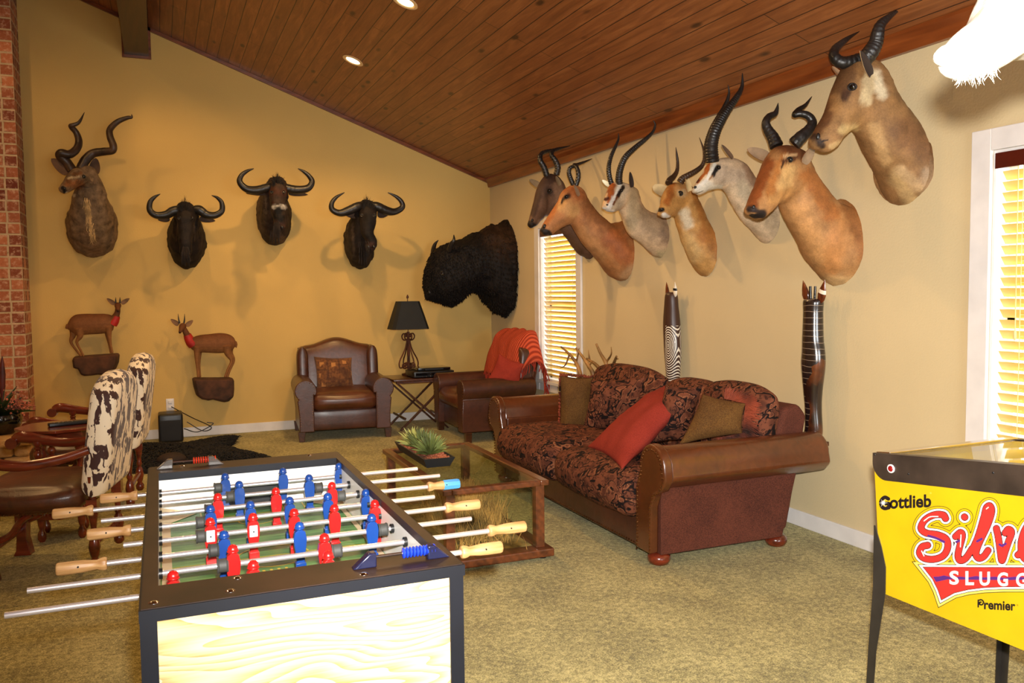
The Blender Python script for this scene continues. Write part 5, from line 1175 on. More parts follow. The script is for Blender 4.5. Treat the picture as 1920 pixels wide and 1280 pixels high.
# ---------------- cowhide armchairs ----------------
def cow():
    q=N('cowhide'); co=q.co((19,19,8.5)); n=q.tex('Noise',co,Scale=1.2,Detail=3.,Roughness=.55,Distortion=.7); n2=q.tex('Noise',co,Scale=30.)
    c=q.ramp(n.outputs[0],[(.505,(240,224,196)),(.522,(58,24,18))]); q.col(c).set(rough=.7,sheen=.2).bump(n2.outputs[0],.3,.003); return q.m
M_cow=cow()
def cowchair(label,loc,rot):
    t=thing('cowhide_armchair',label,'armchair',loc,rot,'cowhide armchairs by the fireplace')
    # faces local -X; rear legs at x=0
    vv=Vector((.13,0,1)).normalized(); wn=Vector((1,0,-.13)).normalized()
    q=MB(); cushion(q,.53,.64,.14,(.045,0,.73),(0,1,0),vv,wn,top=lambda u:1.-.17*abs(u)**2.6,p=14,nu=26,nv=22); weld(q.build('backrest',M_cow,t,world=False))
    q=MB(); q.rbox((-.315,0,.41),(.53,.58,.13),r=.045,n=6,bulge=.035); q.build('seat',M_lea2,t,world=False)
    q=MB()
    for y in np.arange(-.27,.28,.022): q.ell((-.572,y,.352),.005,nu=6,nv=4)
    for x in np.arange(-.55,.0,.022):
        for y in (-.292,.292): q.ell((x,y,.352),.005,nu=6,nv=4)
    q.build('nail_trim',M_brass,t,world=False)
    for y in (-.235,.235):
        q=MB(); turned(q,(0.0,y,0),.03,.52,.028); q.bx(-.026,.026,y-.026,y+.026,.33,.40); q.build('leg',M_chair,t,world=False)
        q=MB(); q.lathe([(.02,.34),(.02,.31),(.03,.29),(.03,.27)],(-.5,y,0),12); q.prism([(-.535,.27),(-.465,.27),(-.475,.10),(-.46,.03),(-.455,0),(-.545,0),(-.53,.03),(-.525,.10)],y-.035,y+.035,axis=1); q.build('leg',M_chair,t,world=False,bevel=.004,angle=40)
        q=MB(); q.tube([(-.46,y*.9,.2),(-.40,y*.9,.23),(-.35,y*.9,.30),(-.3,y*.9,.335)],.018,8,sub=5); q.build('bracket',M_chair,t,world=False)
        s=1 if y>0 else -1; yo=.31*s
        q=MB(); q.tube([(-.0,.27*s,.66),(-.12,.30*s,.625),(-.28,.335*s,.605),(-.42,.345*s,.625),(-.52,.345*s,.645),(-.565,.34*s,.63)],[.022,.024,.026,.03,.034,.026],10,sub=6,flat=.75)
        q.lathe([(.0,-.03),(.032,-.03),(.032,.03),(.0,.03)],(-.57,.34*s,.615),14,Matrix.Rotation(PI/2,3,'X')); q.build('arm',M_chair,t,world=False)
        q=MB(); turned(q,(-.44,.335*s,0),.40,.62,.026); q.bx(-.47,-.41,.335*s-.03,.335*s+.03,.33,.42); q.build('arm_post',M_chair,t,world=False)
    q=MB(); q.tube([(0,-.235,.16),(0,.235,.16)],.016,8); q.build('stretcher',M_chair,t,world=False)
    q=MB(); q.tube([(-.5,-.235,.15),(-.5,.235,.15)],.016,8); q.build('stretcher',M_chair,t,world=False)
    return t
cowchair('cowhide-backed wooden armchair nearest the football table',(-3.86,-4.08,0),math.radians(-11.5))
cowchair('cowhide-backed wooden armchair farther off, mostly hidden behind the other one',(-3.755,-2.72,0),math.radians(-6))
c=aty(112,797,-3.42); TH=float(c[2])
t=thing('occasional_table','small dark reddish wooden table with a remote on it, between the cowhide chairs','side table',(c[0],c[1],0))
q=MB(); q.lathe([(.0,TH-.025),(.22,TH-.025),(.24,TH-.015),(.24,TH),(.0,TH)],(c[0],c[1],0),8); q.build('tabletop',M_chair,t,angle=30,bevel=.003)
q=MB(); q.lathe([(.0,TH-.08),(.18,TH-.08),(.18,TH-.025),(.0,TH-.025)],(c[0],c[1],0),8); q.build('apron',M_chair,t,angle=30)
for k in range(4):
    a=k*PI/2+PI/4; q=MB(); turned(q,(c[0]+(.15)*math.cos(a),c[1]+(.15)*math.sin(a),0),0,TH-.07,.024,12); q.build('leg',M_chair,t)
MB().lathe([(.0,.14),(.19,.14),(.19,.16),(.0,.16)],(c[0],c[1],0),8).build('lower_shelf',M_chair,t,angle=30)
t=thing('remote_control','dark remote control lying on the small wooden table','remote',(c[0]+.05,c[1]-.02,TH)); R_=Matrix.Rotation(.3,3,'Z')
MB().rbox((c[0]+.05,c[1]-.02,TH+.012),(.22,.05,.022),r=.006,rot=R_).build('case',M_blk,t)
q=MB()
for i in range(7):
    for j in (-1,0,1): v=R_@Vector((-.08+i*.024,j*.013,.012)); q.ell((c[0]+.05+v[0],c[1]-.02+v[1],TH+.012+v[2]),(.004,.004,.002),nu=8,nv=4)
q.build('button_row',plain('button_grey',(120,110,100),.5),t)
# planter on the hearth
t=thing('bromeliad_planter','dark glazed pot with red spear flowers and green leaves on the stone hearth','potted plant',(-4.86,-.78,.27))
hx,hy=-4.86,-.80
MB().lathe([(.0,0),(.11,0),(.16,.05),(.18,.12),(.165,.17),(.15,.17),(.15,.13),(.0,.13)],(hx,hy,.27),24).build('pot',M_blkg,t)
M_leaf=plain('leaf_dark',(42,58,26),.45,var=.3); M_spear=plain('red_spear',(84,26,22),.5,var=.3); M_fl=plain('pink_buds',(190,112,92),.6,var=.3)
q=MB()
for k in range(60):
    a=random.uniform(0,2*PI); el=random.uniform(.2,1.3); L=random.uniform(.15,.34); d=Vector((math.cos(a)*math.cos(el),math.sin(a)*math.cos(el),math.sin(el))); B=Vector((hx,hy,.42)); q.tube([B,B+d*L*.5,B+d*L+Vector((0,0,-.05))],[.008,.016,.002],6,flat=.25)
q.build('foliage',M_leaf,t)
for dx,dz,r in ((-.06,.46,.035),(.05,.52,.026),(-.13,.30,.03)):
    q=MB(); B=Vector((hx+dx*.4,hy,.42)); T_=Vector((hx+dx,hy-.02,.42+dz)); d=T_-B; q.tube([B+d*s for s in (0,.35,.5,.7,.88,1)],[.006,.008,r,r*1.05,r*.6,.002],10,flat=.5); q.build('flower_spike',M_spear,t)
q=MB()
for k in range(120):
    a=random.uniform(0,2*PI); r=abs(random.gauss(0,.07)); q.ell((hx+.14+r*math.cos(a),hy-.06+r*math.sin(a)*.6,.52+random.gauss(0,.05)),random.uniform(.005,.011),nu=6,nv=4)
for k in range(26): q.tube([(hx+.04,hy,.42),(hx+.14+random.gauss(0,.06),hy-.05,.5+random.gauss(0,.05))],.002,4)
o=q.build('bud_sprays',M_fl,t); o['kind']='stuff'
# ---------------- football table ----------------
M_brim=plain('rim_brown',(46,29,19),.5,var=.2,spec=.3); M_navy=plain('edge_navy',(13,15,24),.55,var=.1,spec=.3)
def oak():
    q=N('light_oak_laminate'); tc=q.n.new('ShaderNodeTexCoord'); mp=q.n.new('ShaderNodeMapping'); mp.inputs['Scale'].default_value=(.9,1,5.2); mp.inputs['Location'].default_value=(.35,0,1.0); q.l.new(tc.outputs['Object'],mp.inputs[0])
    n=q.tex('Noise',mp.outputs[0],Scale=1.7,Detail=1.5,Roughness=.4,Distortion=.25)
    s=q.math('FRACT',q.math('MULTIPLY',n.outputs[0],30.)); mp2=q.n.new('ShaderNodeMapping'); mp2.inputs['Scale'].default_value=(4,1,120); q.l.new(tc.outputs['Object'],mp2.inputs[0]); n2=q.tex('Noise',mp2.outputs[0],Scale=2.,Detail=4.)
    f=q.math('ADD',q.math('MULTIPLY',s,.55),q.math('MULTIPLY',n2.outputs[0],.5))
    q.col(q.ramp(f,[(.3,(228,204,156)),(.6,(214,184,130)),(.86,(180,138,84))])).set(rough=.4,coat=.15); return q.m
M_oak=oak(); M_fwhite=plain('laminate_white',(232,230,226),.35,var=.02)
fx0,fx1,fy0,fy1,fz=-3.605,-2.955,-7.37,-5.94,.85; ix0,ix1,iy0,iy1=-3.575,-2.98,-7.24,-6.06; fzf=.70
t=thing('football_table','table football game with oak-look end panel and chrome rods','football table',((fx0+fx1)/2,(fy0+fy1)/2,0))
q=MB(); T_=.022
q.bx(fx0,fx1,fy0,iy0,fz-T_,fz); q.bx(fx0,fx1,iy1,fy1,fz-T_,fz); q.bx(fx0,ix0,iy0,iy1,fz-T_,fz); q.bx(ix1,fx1,iy0,iy1,fz-T_,fz)
q.build('top_rim',M_brim,t,smooth=False)
q=MB(); e=.004; q.bx(fx0-e,fx1+e,fy0-e,fy0,fz-T_-.004,fz-.002); q.bx(fx0-e,fx0,fy0,fy1,fz-T_-.004,fz-.002); q.bx(fx1,fx1+e,fy0,fy1,fz-T_-.004,fz-.002)
for x in (fx0,fx1-.028):
    for y in (fy0,fy1-.028): q.bx(x-.003,x+.028,y-.003,y+.028,.36,fz-T_-.004)
q.bx(ix0,ix1,iy1-.003,iy1,fz-T_-.003,fz-.001)
q.build('edge_trim',M_navy,t,smooth=False)
MB().bx(fx0+.028,fx1-.028,fy0+.002,fy0+.02,.38,fz-T_).build('end_panel',M_oak,t,smooth=False)
MB().bx(fx0+.028,fx1-.028,fy1-.02,fy1-.002,.38,fz-T_).build('end_panel',M_oak,t,smooth=False)
for xa,xb in ((fx0+.002,ix0),(ix1,fx1-.002)): MB().bx(xa,xb,fy0+.02,fy1-.02,.38,fz-T_).build('side_panel',M_fwhite,t,smooth=False)
q=MB()
q.bx(ix0,ix1,iy0-.02,iy0,fzf,fz-T_); q.build('end_wall',M_fwhite,t,smooth=False); q=MB()
gx0,gx1=-3.37,-3.17
q.bx(ix0,gx0,iy1,iy1+.02,fzf,fz-T_);q.bx(gx1,ix1,iy1,iy1+.02,fzf,fz-T_);q.bx(gx0,gx1,iy1,iy1+.02,fzf+.085,fz-T_)
q.build('end_wall',M_fwhite,t,smooth=False)
MB().bx(gx0,gx1,iy1+.02,iy1+.09,fzf,fzf+.085).build('goal_pocket',M_blk,t,smooth=False)
def pitch():
    q=N('pitch_print'); co=q.co((1,6,1)); n=q.tex('Noise',co,Scale=9.,Detail=4.); q.col(q.ramp(n.outputs[0],[(.35,(66,118,56)),(.65,(104,156,84))])).set(rough=.45); return q.m
MB().bx(ix0,ix1,iy0,iy1,fzf-.012,fzf).build('playfield',pitch(),t,smooth=False)
q=MB(); q.bx(ix0+.004,ix0+.03,iy0+.005,iy1-.005,fzf+.001,fzf+.003); 
for s,(xa,xb) in ((1,(ix0+.0,ix0+.05)),(-1,(ix1,ix1-.05))):
    for ya,d in ((iy0,1),(iy1,-1)):
        z_=fzf+.002; q.add([(ix0 if s>0 else ix1,ya,z_+.03),((ix0 if s>0 else ix1)+s*.12,ya,z_),(ix0 if s>0 else ix1,ya+d*.14,z_)],[(0,1,2)])
q.bx(ix1-.02,ix1-.004,iy0+.005,iy1-.005,fzf+.001,fzf+.003)
q.build('corner_ramp',plain('ramp_cream',(226,206,168),.5),t,smooth=False)
M_yel=plain('pitch_lines',(214,190,60),.5); q=MB(); zl=fzf+.0012; ym=(iy0+iy1)/2; xm=(ix0+ix1)/2
def arc(cx,cy,r,a0,a1,w=.005,n=24):
    for k in range(n):
        a,b=a0+(a1-a0)*k/n,a0+(a1-a0)*(k+1)/n; q.add([(cx+(r+s*w/2)*math.cos(g),cy+(r+s*w/2)*math.sin(g),zl) for g,s in ((a,-1),(b,-1),(b,1),(a,1))],[(0,1,2,3)])
def ln(xa,ya,xb,yb,w=.005):
    d=Vector((xb-xa,yb-ya,0)).normalized(); n=Vector((-d.y,d.x,0))*w/2; A=Vector((xa,ya,zl));B=Vector((xb,yb,zl)); q.add([A-n,B-n,B+n,A+n],[(0,1,2,3)])
ln(ix0+.03,ym,ix1-.02,ym); arc(xm,ym,.1,0,2*PI,n=36)
for ya,s in ((iy0,1),(iy1,-1)):
    ln(xm-.17,ya,xm-.17,ya+s*.17);ln(xm+.17,ya,xm+.17,ya+s*.17);ln(xm-.17,ya+s*.17,xm+.17,ya+s*.17); ln(xm-.1,ya,xm-.1,ya+s*.09);ln(xm+.1,ya,xm+.1,ya+s*.09);ln(xm-.1,ya+s*.09,xm+.1,ya+s*.09)
    arc(xm,ya+s*.17,.06,0 if s>0 else PI,PI if s>0 else 2*PI)
for k in range(7): arc(xm-.13+.045*k,iy0+.10,.006,0,2*PI,w=.010,n=10)
for k in range(5): ln(xm-.03+.014*k,ym-.30,xm-.06+.020*k,ym-.12,.007)
ln(xm-.04,ym-.26,xm+.05,ym-.26,.006); ln(xm-.06,ym-.14,xm+.03,ym-.14,.006)
q.build('pitch_marking',M_yel,t,smooth=False)
for x,y in ((fx0+.022,fy0+.03),(-3.44,fy0+.035),(-3.17,fy0+.022),(fx1-.04,fy0+.085),(-3.42,iy0-.02),(-3.5,fy1-.03),(-3.06,fy1-.03)): MB().lathe([(.0005,.0035),(.006,.003),(.010,.0005),(.010,0)],(x,y,fz),14).build('screw_cap',M_chrome,t)
for x in (fx0+.05,fx1-.05):
    for y in (fy0+.05,fy1-.05): MB().bx(x-.045,x+.045,y-.045,y+.045,0,.38).build('leg',M_navy,t,smooth=False,bevel=.004)
# score counters
M_beadb=plain('bead_blue',(28,60,190),.25,coat=.5); M_beadr=plain('bead_red',(200,50,30),.25,coat=.5); M_brk=plain('bracket_navy',(22,24,52),.2,coat=.6)
def counter(yc,xs,xe,b0,mt,clr):
    o=MB()
    s=thing('x','x','x'); bpy.data.objects.remove(s)
    o=MB(); o.tube([(xs,yc,fz+.02),(xe,yc,fz+.02)],.0035,8); w_=o.build('score_wire',M_chrome,t)
    for x,d in ((xs,-1),(xe,1)):
        o=MB(); o.prism([(x-d*.008,fz),(x+d*.045,fz),(x+d*.008,fz+.032),(x-d*.008,fz+.032)],yc-.012,yc+.012,axis=1); o.build('wire_bracket',clr,w_,bevel=.003,angle=30)
    for k in range(10):
        x=b0+k*.0078; MB().lathe([(.0036,-.0035),(.011,-.0022),(.0125,0),(.011,.0022),(.0036,.0035)],(x,yc,fz+.02),14,Matrix.Rotation(PI/2,3,'Y')).build('score_bead',mt,w_)
P=atz(705,1062,fz+.01);P2=atz(812,1044,fz+.01); counter(fy0+.065,P[0],P2[0]-.0,atz(760,1040,fz+.02)[0],M_beadb,M_brk)
P=atz(320,885,fz+.01);P2=atz(398,877,fz+.01); counter(fy1-.05,P[0],P2[0],atz(366,875,fz+.02)[0]-.0,M_beadr,plain('bracket_clear',(90,84,80),.1,coat=.8))
# rods
M_pr=plain('player_red',(196,24,24),.28,coat=.5); M_pb=plain('player_blue',(18,64,140),.28,coat=.5); M_pw=plain('shirt_white',(230,226,224),.35,coat=.4)
M_bump=plain('bumper_rubber',(66,66,64),.6,var=.1)
def handlewood():
    q=N('handle_wood'); co=q.co((2,16,16)); n=q.tex('Noise',co,Scale=6.,Detail=5.); q.col(q.ramp(n.outputs[0],[(.3,(164,116,68)),(.55,(190,146,94)),(.75,(202,162,112))])).set(rough=.42,coat=.2); return q.m
M_hw=handlewood(); M_blue_tape=plain('blue_tape',(76,156,220),.5)
rz=.80
M_rod=plain('rod_steel',(238,232,238),.28,metal=.75,var=.02)
def player(parent,x,y,mat,front=None,tilt=0.):
    q=MB(); R_=Matrix.Translation((x,y,rz))@Matrix.Rotation(tilt,4,'X'); q.M=R_
    q.ell((0,0,.035),(.0125,.0125,.0135),nu=16,nv=10); q.lathe([(.0135,.030),(.0145,.032),(.012,.034)],(0,0,0),14)
    A=[(-.017,.004),(-.0135,.022),(-.005,.028),(.005,.028),(.0135,.022),(.017,.004),(.015,-.018),(.012,-.035),(.010,-.056),(.0135,-.060),(.0135,-.078),(-.0135,-.078),(-.0135,-.060),(-.010,-.056),(-.012,-.035),(-.015,-.018)]
    q.prism(A,-.010,.010,axis=1)
    q.box((0,-.004,-.068),(.027,.022,.018))
    o=q.build('player',mat,parent,angle=35); b=o.modifiers.new('b','BEVEL'); b.width=.003; b.segments=2; b.limit_method='ANGLE'
    if front is not None:
        q=MB(); q.M=R_; q.rbox((0,-.0115,.0),(.022,.003,.032),r=.002); q.build('shirt_front',front,o)
        q=MB(); q.M=R_; q.lathe([(.0005,.001),(.0022,.001),(.0022,0)],(0,-.0135,-.001),8,Matrix.Rotation(PI/2,3,'X')); q.build('screw',M_blk,o)
    return o
def rod(y,xl,xr,players,mat,bumps,hl=None,hr=None,front=(),blue=False,colr='red'):
    q=MB(); q.tube([(xl,y,rz),(xr,y,rz)],.0068,12); R_=q.build('rod',M_rod,t); R_['label']='chrome rod with %s players'%colr
    for x in players:
        o=player(R_,x,y,mat,M_pw if x in front else None)
    for x in bumps:
        MB().lathe([(.0085,-.013),(.017,-.013),(.0185,-.010),(.0165,-.008),(.0165,.008),(.0185,.010),(.017,.013),(.0085,.013)],(x,y,rz),18,Matrix.Rotation(PI/2,3,'Y')).build('bumper',M_bump,R_)
    for x in (ix0+.004,ix1-.004): MB().lathe([(.0085,-.004),(.013,-.004),(.013,.004),(.0085,.004)],(x,y,rz),14,Matrix.Rotation(PI/2,3,'Y')).build('bearing',M_blk,R_)
    for hx,s in ((hl,-1),(hr,1)):
        if hx is None: continue
        prof=[(.006,0),(.016,0),(.0175,.006),(.016,.014),(.0125,.022),(.0135,.034),(.0155,.05),(.0165,.07),(.0165,.104),(.0145,.110),(.006,.110)]
        q=MB(); q.lathe(prof,(hx,y,rz),8,Matrix.Rotation(s*PI/2,3,'Y')); o=q.build('handle',M_hw,R_,angle=35); b=o.modifiers.new('b','BEVEL'); b.width=.0025; b.segments=2; b.limit_method='ANGLE'; b.angle_limit=math.radians(30)
        q=MB(); q.lathe([(.0005,.0005),(.0022,.0005),(.0022,-.002)],(hx+s*.062,y-.0163,rz+.004),8,Matrix.Rotation(PI/2,3,'X')); q.build('handle_pin',M_blk,R_)
        if blue: q=MB(); q.lathe([(.0168,.055),(.0172,.056),(.0172,.104),(.0152,.1105),(.002,.111)],(hx,y,rz),8,Matrix.Rotation(s*PI/2,3,'Y')); q.build('handle_wrap',M_blue_tape,R_)
def X_(px,py): return float(atz(px,py,rz)[0])
RY=[-7.145,-7.00,-6.865,-6.72,-6.575,-6.435,-6.29,-6.145]
rod(RY[0],X_(12,1147),X_(875,1035),[X_(325,1100),X_(474,1084),X_(614,1066)],M_pr,[X_(300,1100),X_(640,1064)],hr=X_(866,1037))
rod(RY[1],X_(53,1103),X_(930,1000),[X_(438,1060),X_(612,1040)],M_pr,[X_(418,1062),X_(634,1037)],hr=X_(922,1000))
rod(RY[2],X_(200,1056),X_(886,974),[X_(421,1030),X_(563,1013),X_(698,996)],M_pb,[X_(401,1033),X_(719,994)],hl=X_(201,1056),colr='blue')
pr=[X_(395,1004),X_(475,994),X_(552,985),X_(628,977),X_(702,966)]
rod(RY[3],X_(232,1020),X_(838,953),pr,M_pr,[X_(377,1005),X_(722,965)],hr=X_(836,953),front=pr[:2])
rod(RY[4],X_(245,995),X_(817,933),[X_(395,977),X_(470,969),X_(543,960),X_(615,953),X_(685,944)],M_pb,[X_(376,979),X_(703,942)],hl=X_(246,995),colr='blue')
rod(RY[5],X_(190,976),X_(805,915),[X_(408,950),X_(516,939),X_(620,928)],M_pr,[X_(391,952),X_(637,927)],hr=X_(804,914),blue=True)
rod(RY[6],X_(173,957),X_(825,892),[X_(449,929),X_(580,916)],M_pb,[X_(432,931),X_(597,914)],hl=X_(175,957),colr='blue')
rod(RY[7],X_(256,930),X_(786,881),[X_(423,914),X_(531,903),X_(636,893)],M_pb,[X_(409,915),X_(652,892)],hl=X_(258,930),colr='blue')
# ---------------- pinball machine ----------------
M_py=plain('cabinet_yellow',(196,164,14),.38,var=.02,coat=.2); M_rail=plain('rail_dark_steel',(70,58,50),.35,metal=.4,var=.15); M_leg=plain('leg_steel',(62,58,54),.35,metal=.5,var=.1)
M_under=plain('cabinet_underside',(96,40,24),.7)
px_,pw=-1.5,.60; yf,yb=-7.125,-8.42; zf,zb=.926,1.068; sl=(zb-zf)/(yf-yb)
t=thing('pinball_machine','yellow pinball machine with a glass top, cut off by the right edge','pinball machine',(px_+pw/2,(yf+yb)/2,0))
def zt_(y): return zf+sl*(yf-y)
for xa,xb in ((px_,px_+.019),(px_+pw-.019,px_+pw)):
    q=MB(); q.prism([(yf,zf-.006),(yb,zb-.006),(yb,.50),(yf-.035,.494)],xa,xb,axis=0); q.build('side_panel',M_py,t,smooth=False)
q=MB(); q.prism([(yf,zf-.006),(yf-.035,.494),(yf-.054,.494),(yf-.019,zf-.006)],px_+.019,px_+pw-.019,axis=0); q.build('front_panel',M_py,t,smooth=False)
MB().bx(px_+.019,px_+pw-.019,yb,yf-.055,.494,.506).build('bottom_board',M_under,t,smooth=False)
MB().bx(px_+.019,px_+pw-.019,yb,yb+.019,.5,zb-.02).build('rear_panel',M_blk,t,smooth=False)
# rail: dark steel strip with rounded front lower corner, returning over the top
for xs,xe in ((px_-.003,px_),(px_+pw,px_+pw+.003)):
    q=MB(); arcp=[(yf-.002-.05+.05*math.cos(a)+.004,zt_(yf)-.075+.05-.05*math.sin(a)) for a in [PI/2*k/8 for k in range(9)]]
    q.prism([(yf+.002,zt_(yf))]+arcp+[(yb,zt_(yb)-.075),(yb,zt_(yb))],xs,xe,axis=0); q.build('side_rail',M_rail,t,smooth=False)
q=MB(); 
for xa,xb in ((px_-.003,px_+.03),(px_+pw-.03,px_+pw+.003)): q.prism([(yf+.002,zf),(yb,zb),(yb,zb+.003),(yf+.002,zf+.003)],xa,xb,axis=0)
q.build('rail_cap',M_rail,t,smooth=False)
q=MB(); q.prism([(yf+.004,zf-.05),(yf+.004,zf+.005),(yf-.05,zf+.012),(yf-.05,zf+.002)],px_+.012,px_+pw-.012,axis=0); q.build('lockdown_bar',M_chrome,t,smooth=False,bevel=.003)
q=MB(); q.prism([(yf-.05,zt_(yf-.05)-.004),(yb,zb-.004),(yb,zb),(yf-.05,zt_(yf-.05))],px_+.03,px_+pw-.03,axis=0); M_pg=glassm('pinball_glass',(.97,.98,.97)); q.build('top_glass',M_pg,t,smooth=False)
q=MB(); q.prism([(yf-.02,.82),(yb,.95),(yb,.96),(yf-.02,.83)],px_+.019,px_+pw-.019,axis=0); q.build('playfield',plain('playfield_print',(186,178,128),.4,var=.3,scale=6),t,smooth=False)
B=atx(1673,878,px_); 
q=MB(); q.lathe([(.006,0),(.0135,0),(.0135,.003),(.0105,.005),(.009,.003)],(px_-.004,B[1],B[2]),20,Matrix.Rotation(-PI/2,3,'Y')); q.build('button_collar',M_white,t)
q=MB(); q.lathe([(.001,.007),(.0075,.0065),(.0092,.004),(.0092,0)],(px_-.004,B[1],B[2]),20,Matrix.Rotation(-PI/2,3,'Y')); q.build('flipper_button',plain('button_red',(130,16,18),.25,coat=.5),t)
q=MB()
for a,b in ((1640,852),(1703,888),(1862,886)): P=atx(a,b,px_-.003); q.ell(P,(.002,.0035,.0035),nu=8,nv=6)
q.build('rail_screw',M_blk,t)
def leg(xc,yc,sx,sy):
    q=MB(); r_=.045
    top=.70; 
    pr_=[(0,top,0.0),(.030,top-.06,0.),(.048,top-.12,.0),(.048,.50,.0),(.030,.30,.010),(.026,.02,.02)]
    vs=[];n=len(pr_)
    for w_,z,out in pr_:
        ox=xc+sx*(.004+out*.5); oy=yc+sy*(.004+out)
        w1=max(w_,.004)
        vs+=[(ox-sx*w1,oy,z),(ox,oy,z),(ox,oy-sy*w1,z),(ox-sx*w1,oy-sy*.003,z),(ox-sx*.003,oy-sy*.003,z),(ox-sx*.003,oy-sy*w1,z)]
    # order per ring: outer a, corner, outer b, inner b, inner corner, inner a
    fs=[]
    rg=[0,1,2,5,4,3]
    for i in range(n-1):
        for k in range(6): a,b=rg[k],rg[(k+1)%6]; fs.append((i*6+a,i*6+b,(i+1)*6+b,(i+1)*6+a))
    q.add(vs,fs); o=q.build('leg',M_leg,t,smooth=False)
    q=MB(); q.lathe([(.004,.0),(.018,.0),(.02,.008),(.006,.016),(.006,.04)],(xc+sx*.004,yc+sy*.012,0),14); q.build('leveler_foot',M_leg,o)
    q=MB()
    for z in (.625,.578): q.ell((xc-sx*.022,yc+sy*.012,z),(.009,.009,.009),nu=10,nv=6)
    q.build('leg_bolt',M_chrome,o)
leg(px_,yf-.012,-1,1); leg(px_+pw,yf-.012,1,1); leg(px_,yb,-1,-1); leg(px_+pw,yb,1,-1)
# cabinet art (printed on the side): strokes as thin layers on the panel
def fm(name,c): 
    q=N(name); q.col(c).set(rough=.4); return q.m
A_blk=fm('art_black',(24,18,22)); A_wht=fm('art_white',(248,246,240)); A_red=fm('art_red',(222,44,40)); A_yel=M_py; A_pur=fm('art_purple',(78,34,110)); A_gold=fm('art_gold',(222,196,90))
PZ=lambda x,y,l: atx(1620+x/2.667,800+y/2.667,px_-.0004-.0003*l)
def ribbon(paths,w,mat,l,name):
    """one clean flat outline: the union of all the strokes of width w"""
    cell=max(2.2,min(4.,w/5)); segs=[]
    for pts in paths:
        A=crom(np.array(pts,float),6) if len(pts)>2 else np.array(pts,float); segs+=[(A[i],A[i+1]) for i in range(len(A)-1)]
    P=np.array([p for sg in segs for p in sg]); x0,y0=P.min(0)-w/2-cell*2; x1,y1=P.max(0)+w/2+cell*2
    gx=np.arange(x0,x1,cell); gy=np.arange(y0,y1,cell); GX,GY=np.meshgrid(gx,gy,indexing='ij'); D=np.full(GX.shape,1e9)
    for a,b in segs:
        ab=b-a; t_=np.clip(((GX-a[0])*ab[0]+(GY-a[1])*ab[1])/max(ab@ab,1e-9),0,1); D=np.minimum(D,np.hypot(GX-a[0]-t_*ab[0],GY-a[1]-t_*ab[1]))
    D-=w/2; q=MB(); I=(D<0); vid={}; vs=[]; fs=[]
    def vert(key,x,y):
        if key not in vid: vid[key]=len(vs); vs.append(PZ(x,y,l))
        return vid[key]
    for i in range(len(gx)-1):
        for j in range(len(gy)-1):
            c=((i,j),(i+1,j),(i+1,j+1),(i,j+1)); ins=[I[k] for k in c]
            if not any(ins): continue
            f=[]
            for k in range(4):
                a,b=c[k],c[(k+1)%4]
                if I[a]: f.append(vert(a,gx[a[0]],gy[a[1]]))
                if I[a]!=I[b]:
                    t_=D[a]/(D[a]-D[b]); f.append(vert(tuple(sorted((a,b))),gx[a[0]]+(gx[b[0]]-gx[a[0]])*t_,gy[a[1]]+(gy[b[1]]-gy[a[1]])*t_))
            if len(f)>2: fs.append(tuple(f))
    q.add(vs,fs); return q.build(name,mat,t,smooth=False)
def poly(pts,mat,l,name):
    q=MB(); q.add([PZ(x,y,l) for x,y in pts],[tuple(range(len(pts)))]); return q.build(name,mat,t,smooth=False)
SIL=[[(408,458),(395,440),(350,440),(305,465),(285,505),(310,530),(370,540),(412,562),(418,605),(395,645),(345,662),(298,655),(278,630),(290,600),(318,592)],
 [(458,548),(482,528),(492,545),(478,600),(470,645),(482,668),(510,655),(540,610)],[(502,450),(504,452)],
 [(540,620),(572,545),(600,450),(612,405),(630,395),(638,425),(618,490),(578,575),(560,630),(572,656),(598,648),(620,618)],
 [(662,508),(672,555),(682,625),(690,668),(706,622),(722,575),(738,528),(722,512),(706,530)],
 [(770,640),(820,600),(862,545),(855,495),(822,490),(795,540),(785,600),(800,655),(845,670),(905,630)],
 [(905,520),(925,545),(918,610),(908,665),(925,590),(955,530),(990,515),(1005,545)]]
for w_,mt,l,nm in ((84,A_blk,1,'lettering_outline'),(79,A_yel,2,'lettering_gap'),(60,A_blk,3,'lettering_outline'),(55,A_wht,4,'lettering_halo'),(37,A_blk,5,'lettering_outline'),(30,A_red,6,'lettering')):
    ribbon(SIL,w_,mt,l,nm)
ribbon([[(322,545),(360,556),(400,575)],[(462,575),(480,568)],[(566,572),(588,560)],[(678,588),(690,594),(708,584)]],12,A_pur,7,'lettering_shade')
ribbon([[(300,470),(330,450),(370,448)],[(485,540),(482,600)],[(612,410),(622,402)],[(288,620),(300,645)]],5,A_wht,8,'lettering_shine')
ban=[(300,703),(1130,707),(1130,800),(800,797),(700,797),(600,801),(520,811),(450,828),(388,862),(372,815),(345,760)]
def grow(pts,g):
    out=[]; n=len(pts); cx=sum(p[0] for p in pts)/n; 
    for i,(x,y) in enumerate(pts):
        a=Vector((*pts[i-1],0)); b=Vector((x,y,0)); c_=Vector((*pts[(i+1)%n],0)); d1=(b-a).normalized(); d2=(c_-b).normalized(); n1=Vector((d1.y,-d1.x,0)); n2=Vector((d2.y,-d2.x,0)); m_=(n1+n2); k=g/max(.35,(1+n1.dot(n2))); p=b+m_*k; out.append((p.x,p.y))
    return out
for g,mt,l in ((30,A_blk,1.2),(27,A_gold,2.2),(16,A_blk,3.2),(13,A_wht,4.2),(4,A_blk,5.2),(1,A_red,6.2)): poly(grow(ban,g),mt,l,'banner')
poly([(345,748),(372,748),(400,742),(440,752),(480,748),(520,752),(560,745),(600,752),(650,748),(700,754),(760,748),(820,753),(1130,750),(1130,762),(700,766),(520,764),(420,762),(360,775)],A_pur,7,'banner_shade')
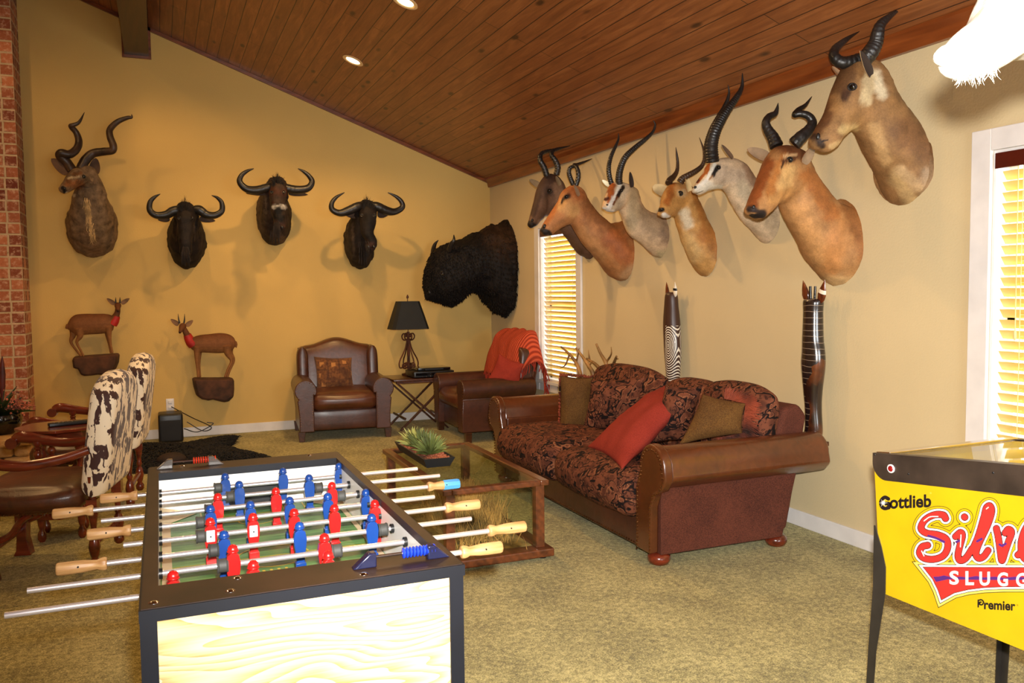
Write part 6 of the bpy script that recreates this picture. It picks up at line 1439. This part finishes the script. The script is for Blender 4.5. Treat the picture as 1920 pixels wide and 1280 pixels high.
def textmesh(s,bold=0.,shear=0.):
    cu=bpy.data.curves.new('txt','FONT'); cu.body=s; cu.offset=bold; cu.shear=shear; cu.resolution_u=4
    o=bpy.data.objects.new('txt',cu); COL.objects.link(o); dg=bpy.context.evaluated_depsgraph_get(); me=o.evaluated_get(dg).to_mesh()
    vs=[v.co.copy() for v in me.vertices]; fs=[tuple(p.vertices) for p in me.polygons]; bpy.data.objects.remove(o); return vs,fs
def text(s,x0,y0,x1,y1,h,mat,l,name,bold=.02,shear=0.):
    vs,fs=textmesh(s,bold,shear); xs=[v.x for v in vs]; ys=[v.y for v in vs]; w_=max(xs)-min(xs); H_=(max(ys)-min(ys))
    q=MB(); out=[]
    for v in vs: u=(v.x-min(xs))/w_; k=(v.y-min(ys))/H_; out.append(PZ(x0+(x1-x0)*u,y0+(y1-y0)*u-h*k,l))
    q.add(out,fs); return q.build(name,mat,t,smooth=False)
text('ottlieb',128,411,336,402,66,A_blk,1,'maker_name',bold=.03)
# capital G with a white burst
ribbon([[(122,360),(105,352),(90,362),(84,380),(90,400),(105,408),(122,404)],[(124,404),(124,384),(106,384)]],18,A_blk,1,'maker_name')
q=MB(); cxy=(96,380); pts=[]
for k in range(24): r=(24 if k%4==0 else 15) if k%2==0 else 5; a=2*PI*k/24; pts.append(PZ(cxy[0]+r*math.cos(a),cxy[1]+r*math.sin(a),2.5))
q.add([PZ(*cxy,2.5)]+pts,[(0,i+1,(i+1)%24+1) for i in range(24)]); q.build('maker_burst',A_wht,t,smooth=False)
for ch,x0_,x1_,yb_ in (('S',427,474,789),('L',507,550,791),('U',577,630,794),('G',667,720,797),('G',760,816,800),('E',862,906,803),('R',948,1000,806)):
    text(ch,x0_,yb_,x1_,yb_,70,A_wht,8,'banner_letter',bold=.03)
text('remier',600,912,757,920,46,A_blk,1,'brand_name',bold=.03)
ribbon([[(571,866),(571,900)],[(571,868),(586,864),(597,874),(592,888),(580,888),(579,877),(586,876)]],7,A_blk,1,'brand_name')
text('®',763,895,772,896,9,A_blk,1,'trade_mark',bold=0); text('®',328,335,338,336,9,A_gold,1,'trade_mark',bold=0)
poly([(545,915),(600,905),(600,912)],A_py if False else A_yel,1,'banner_fill') if False else None
# connecting underlines between the script and the banner
ribbon([[(360,680),(365,690),(1130,692)]],4,A_blk,1.5,'underline')
SC.frame_set(1)
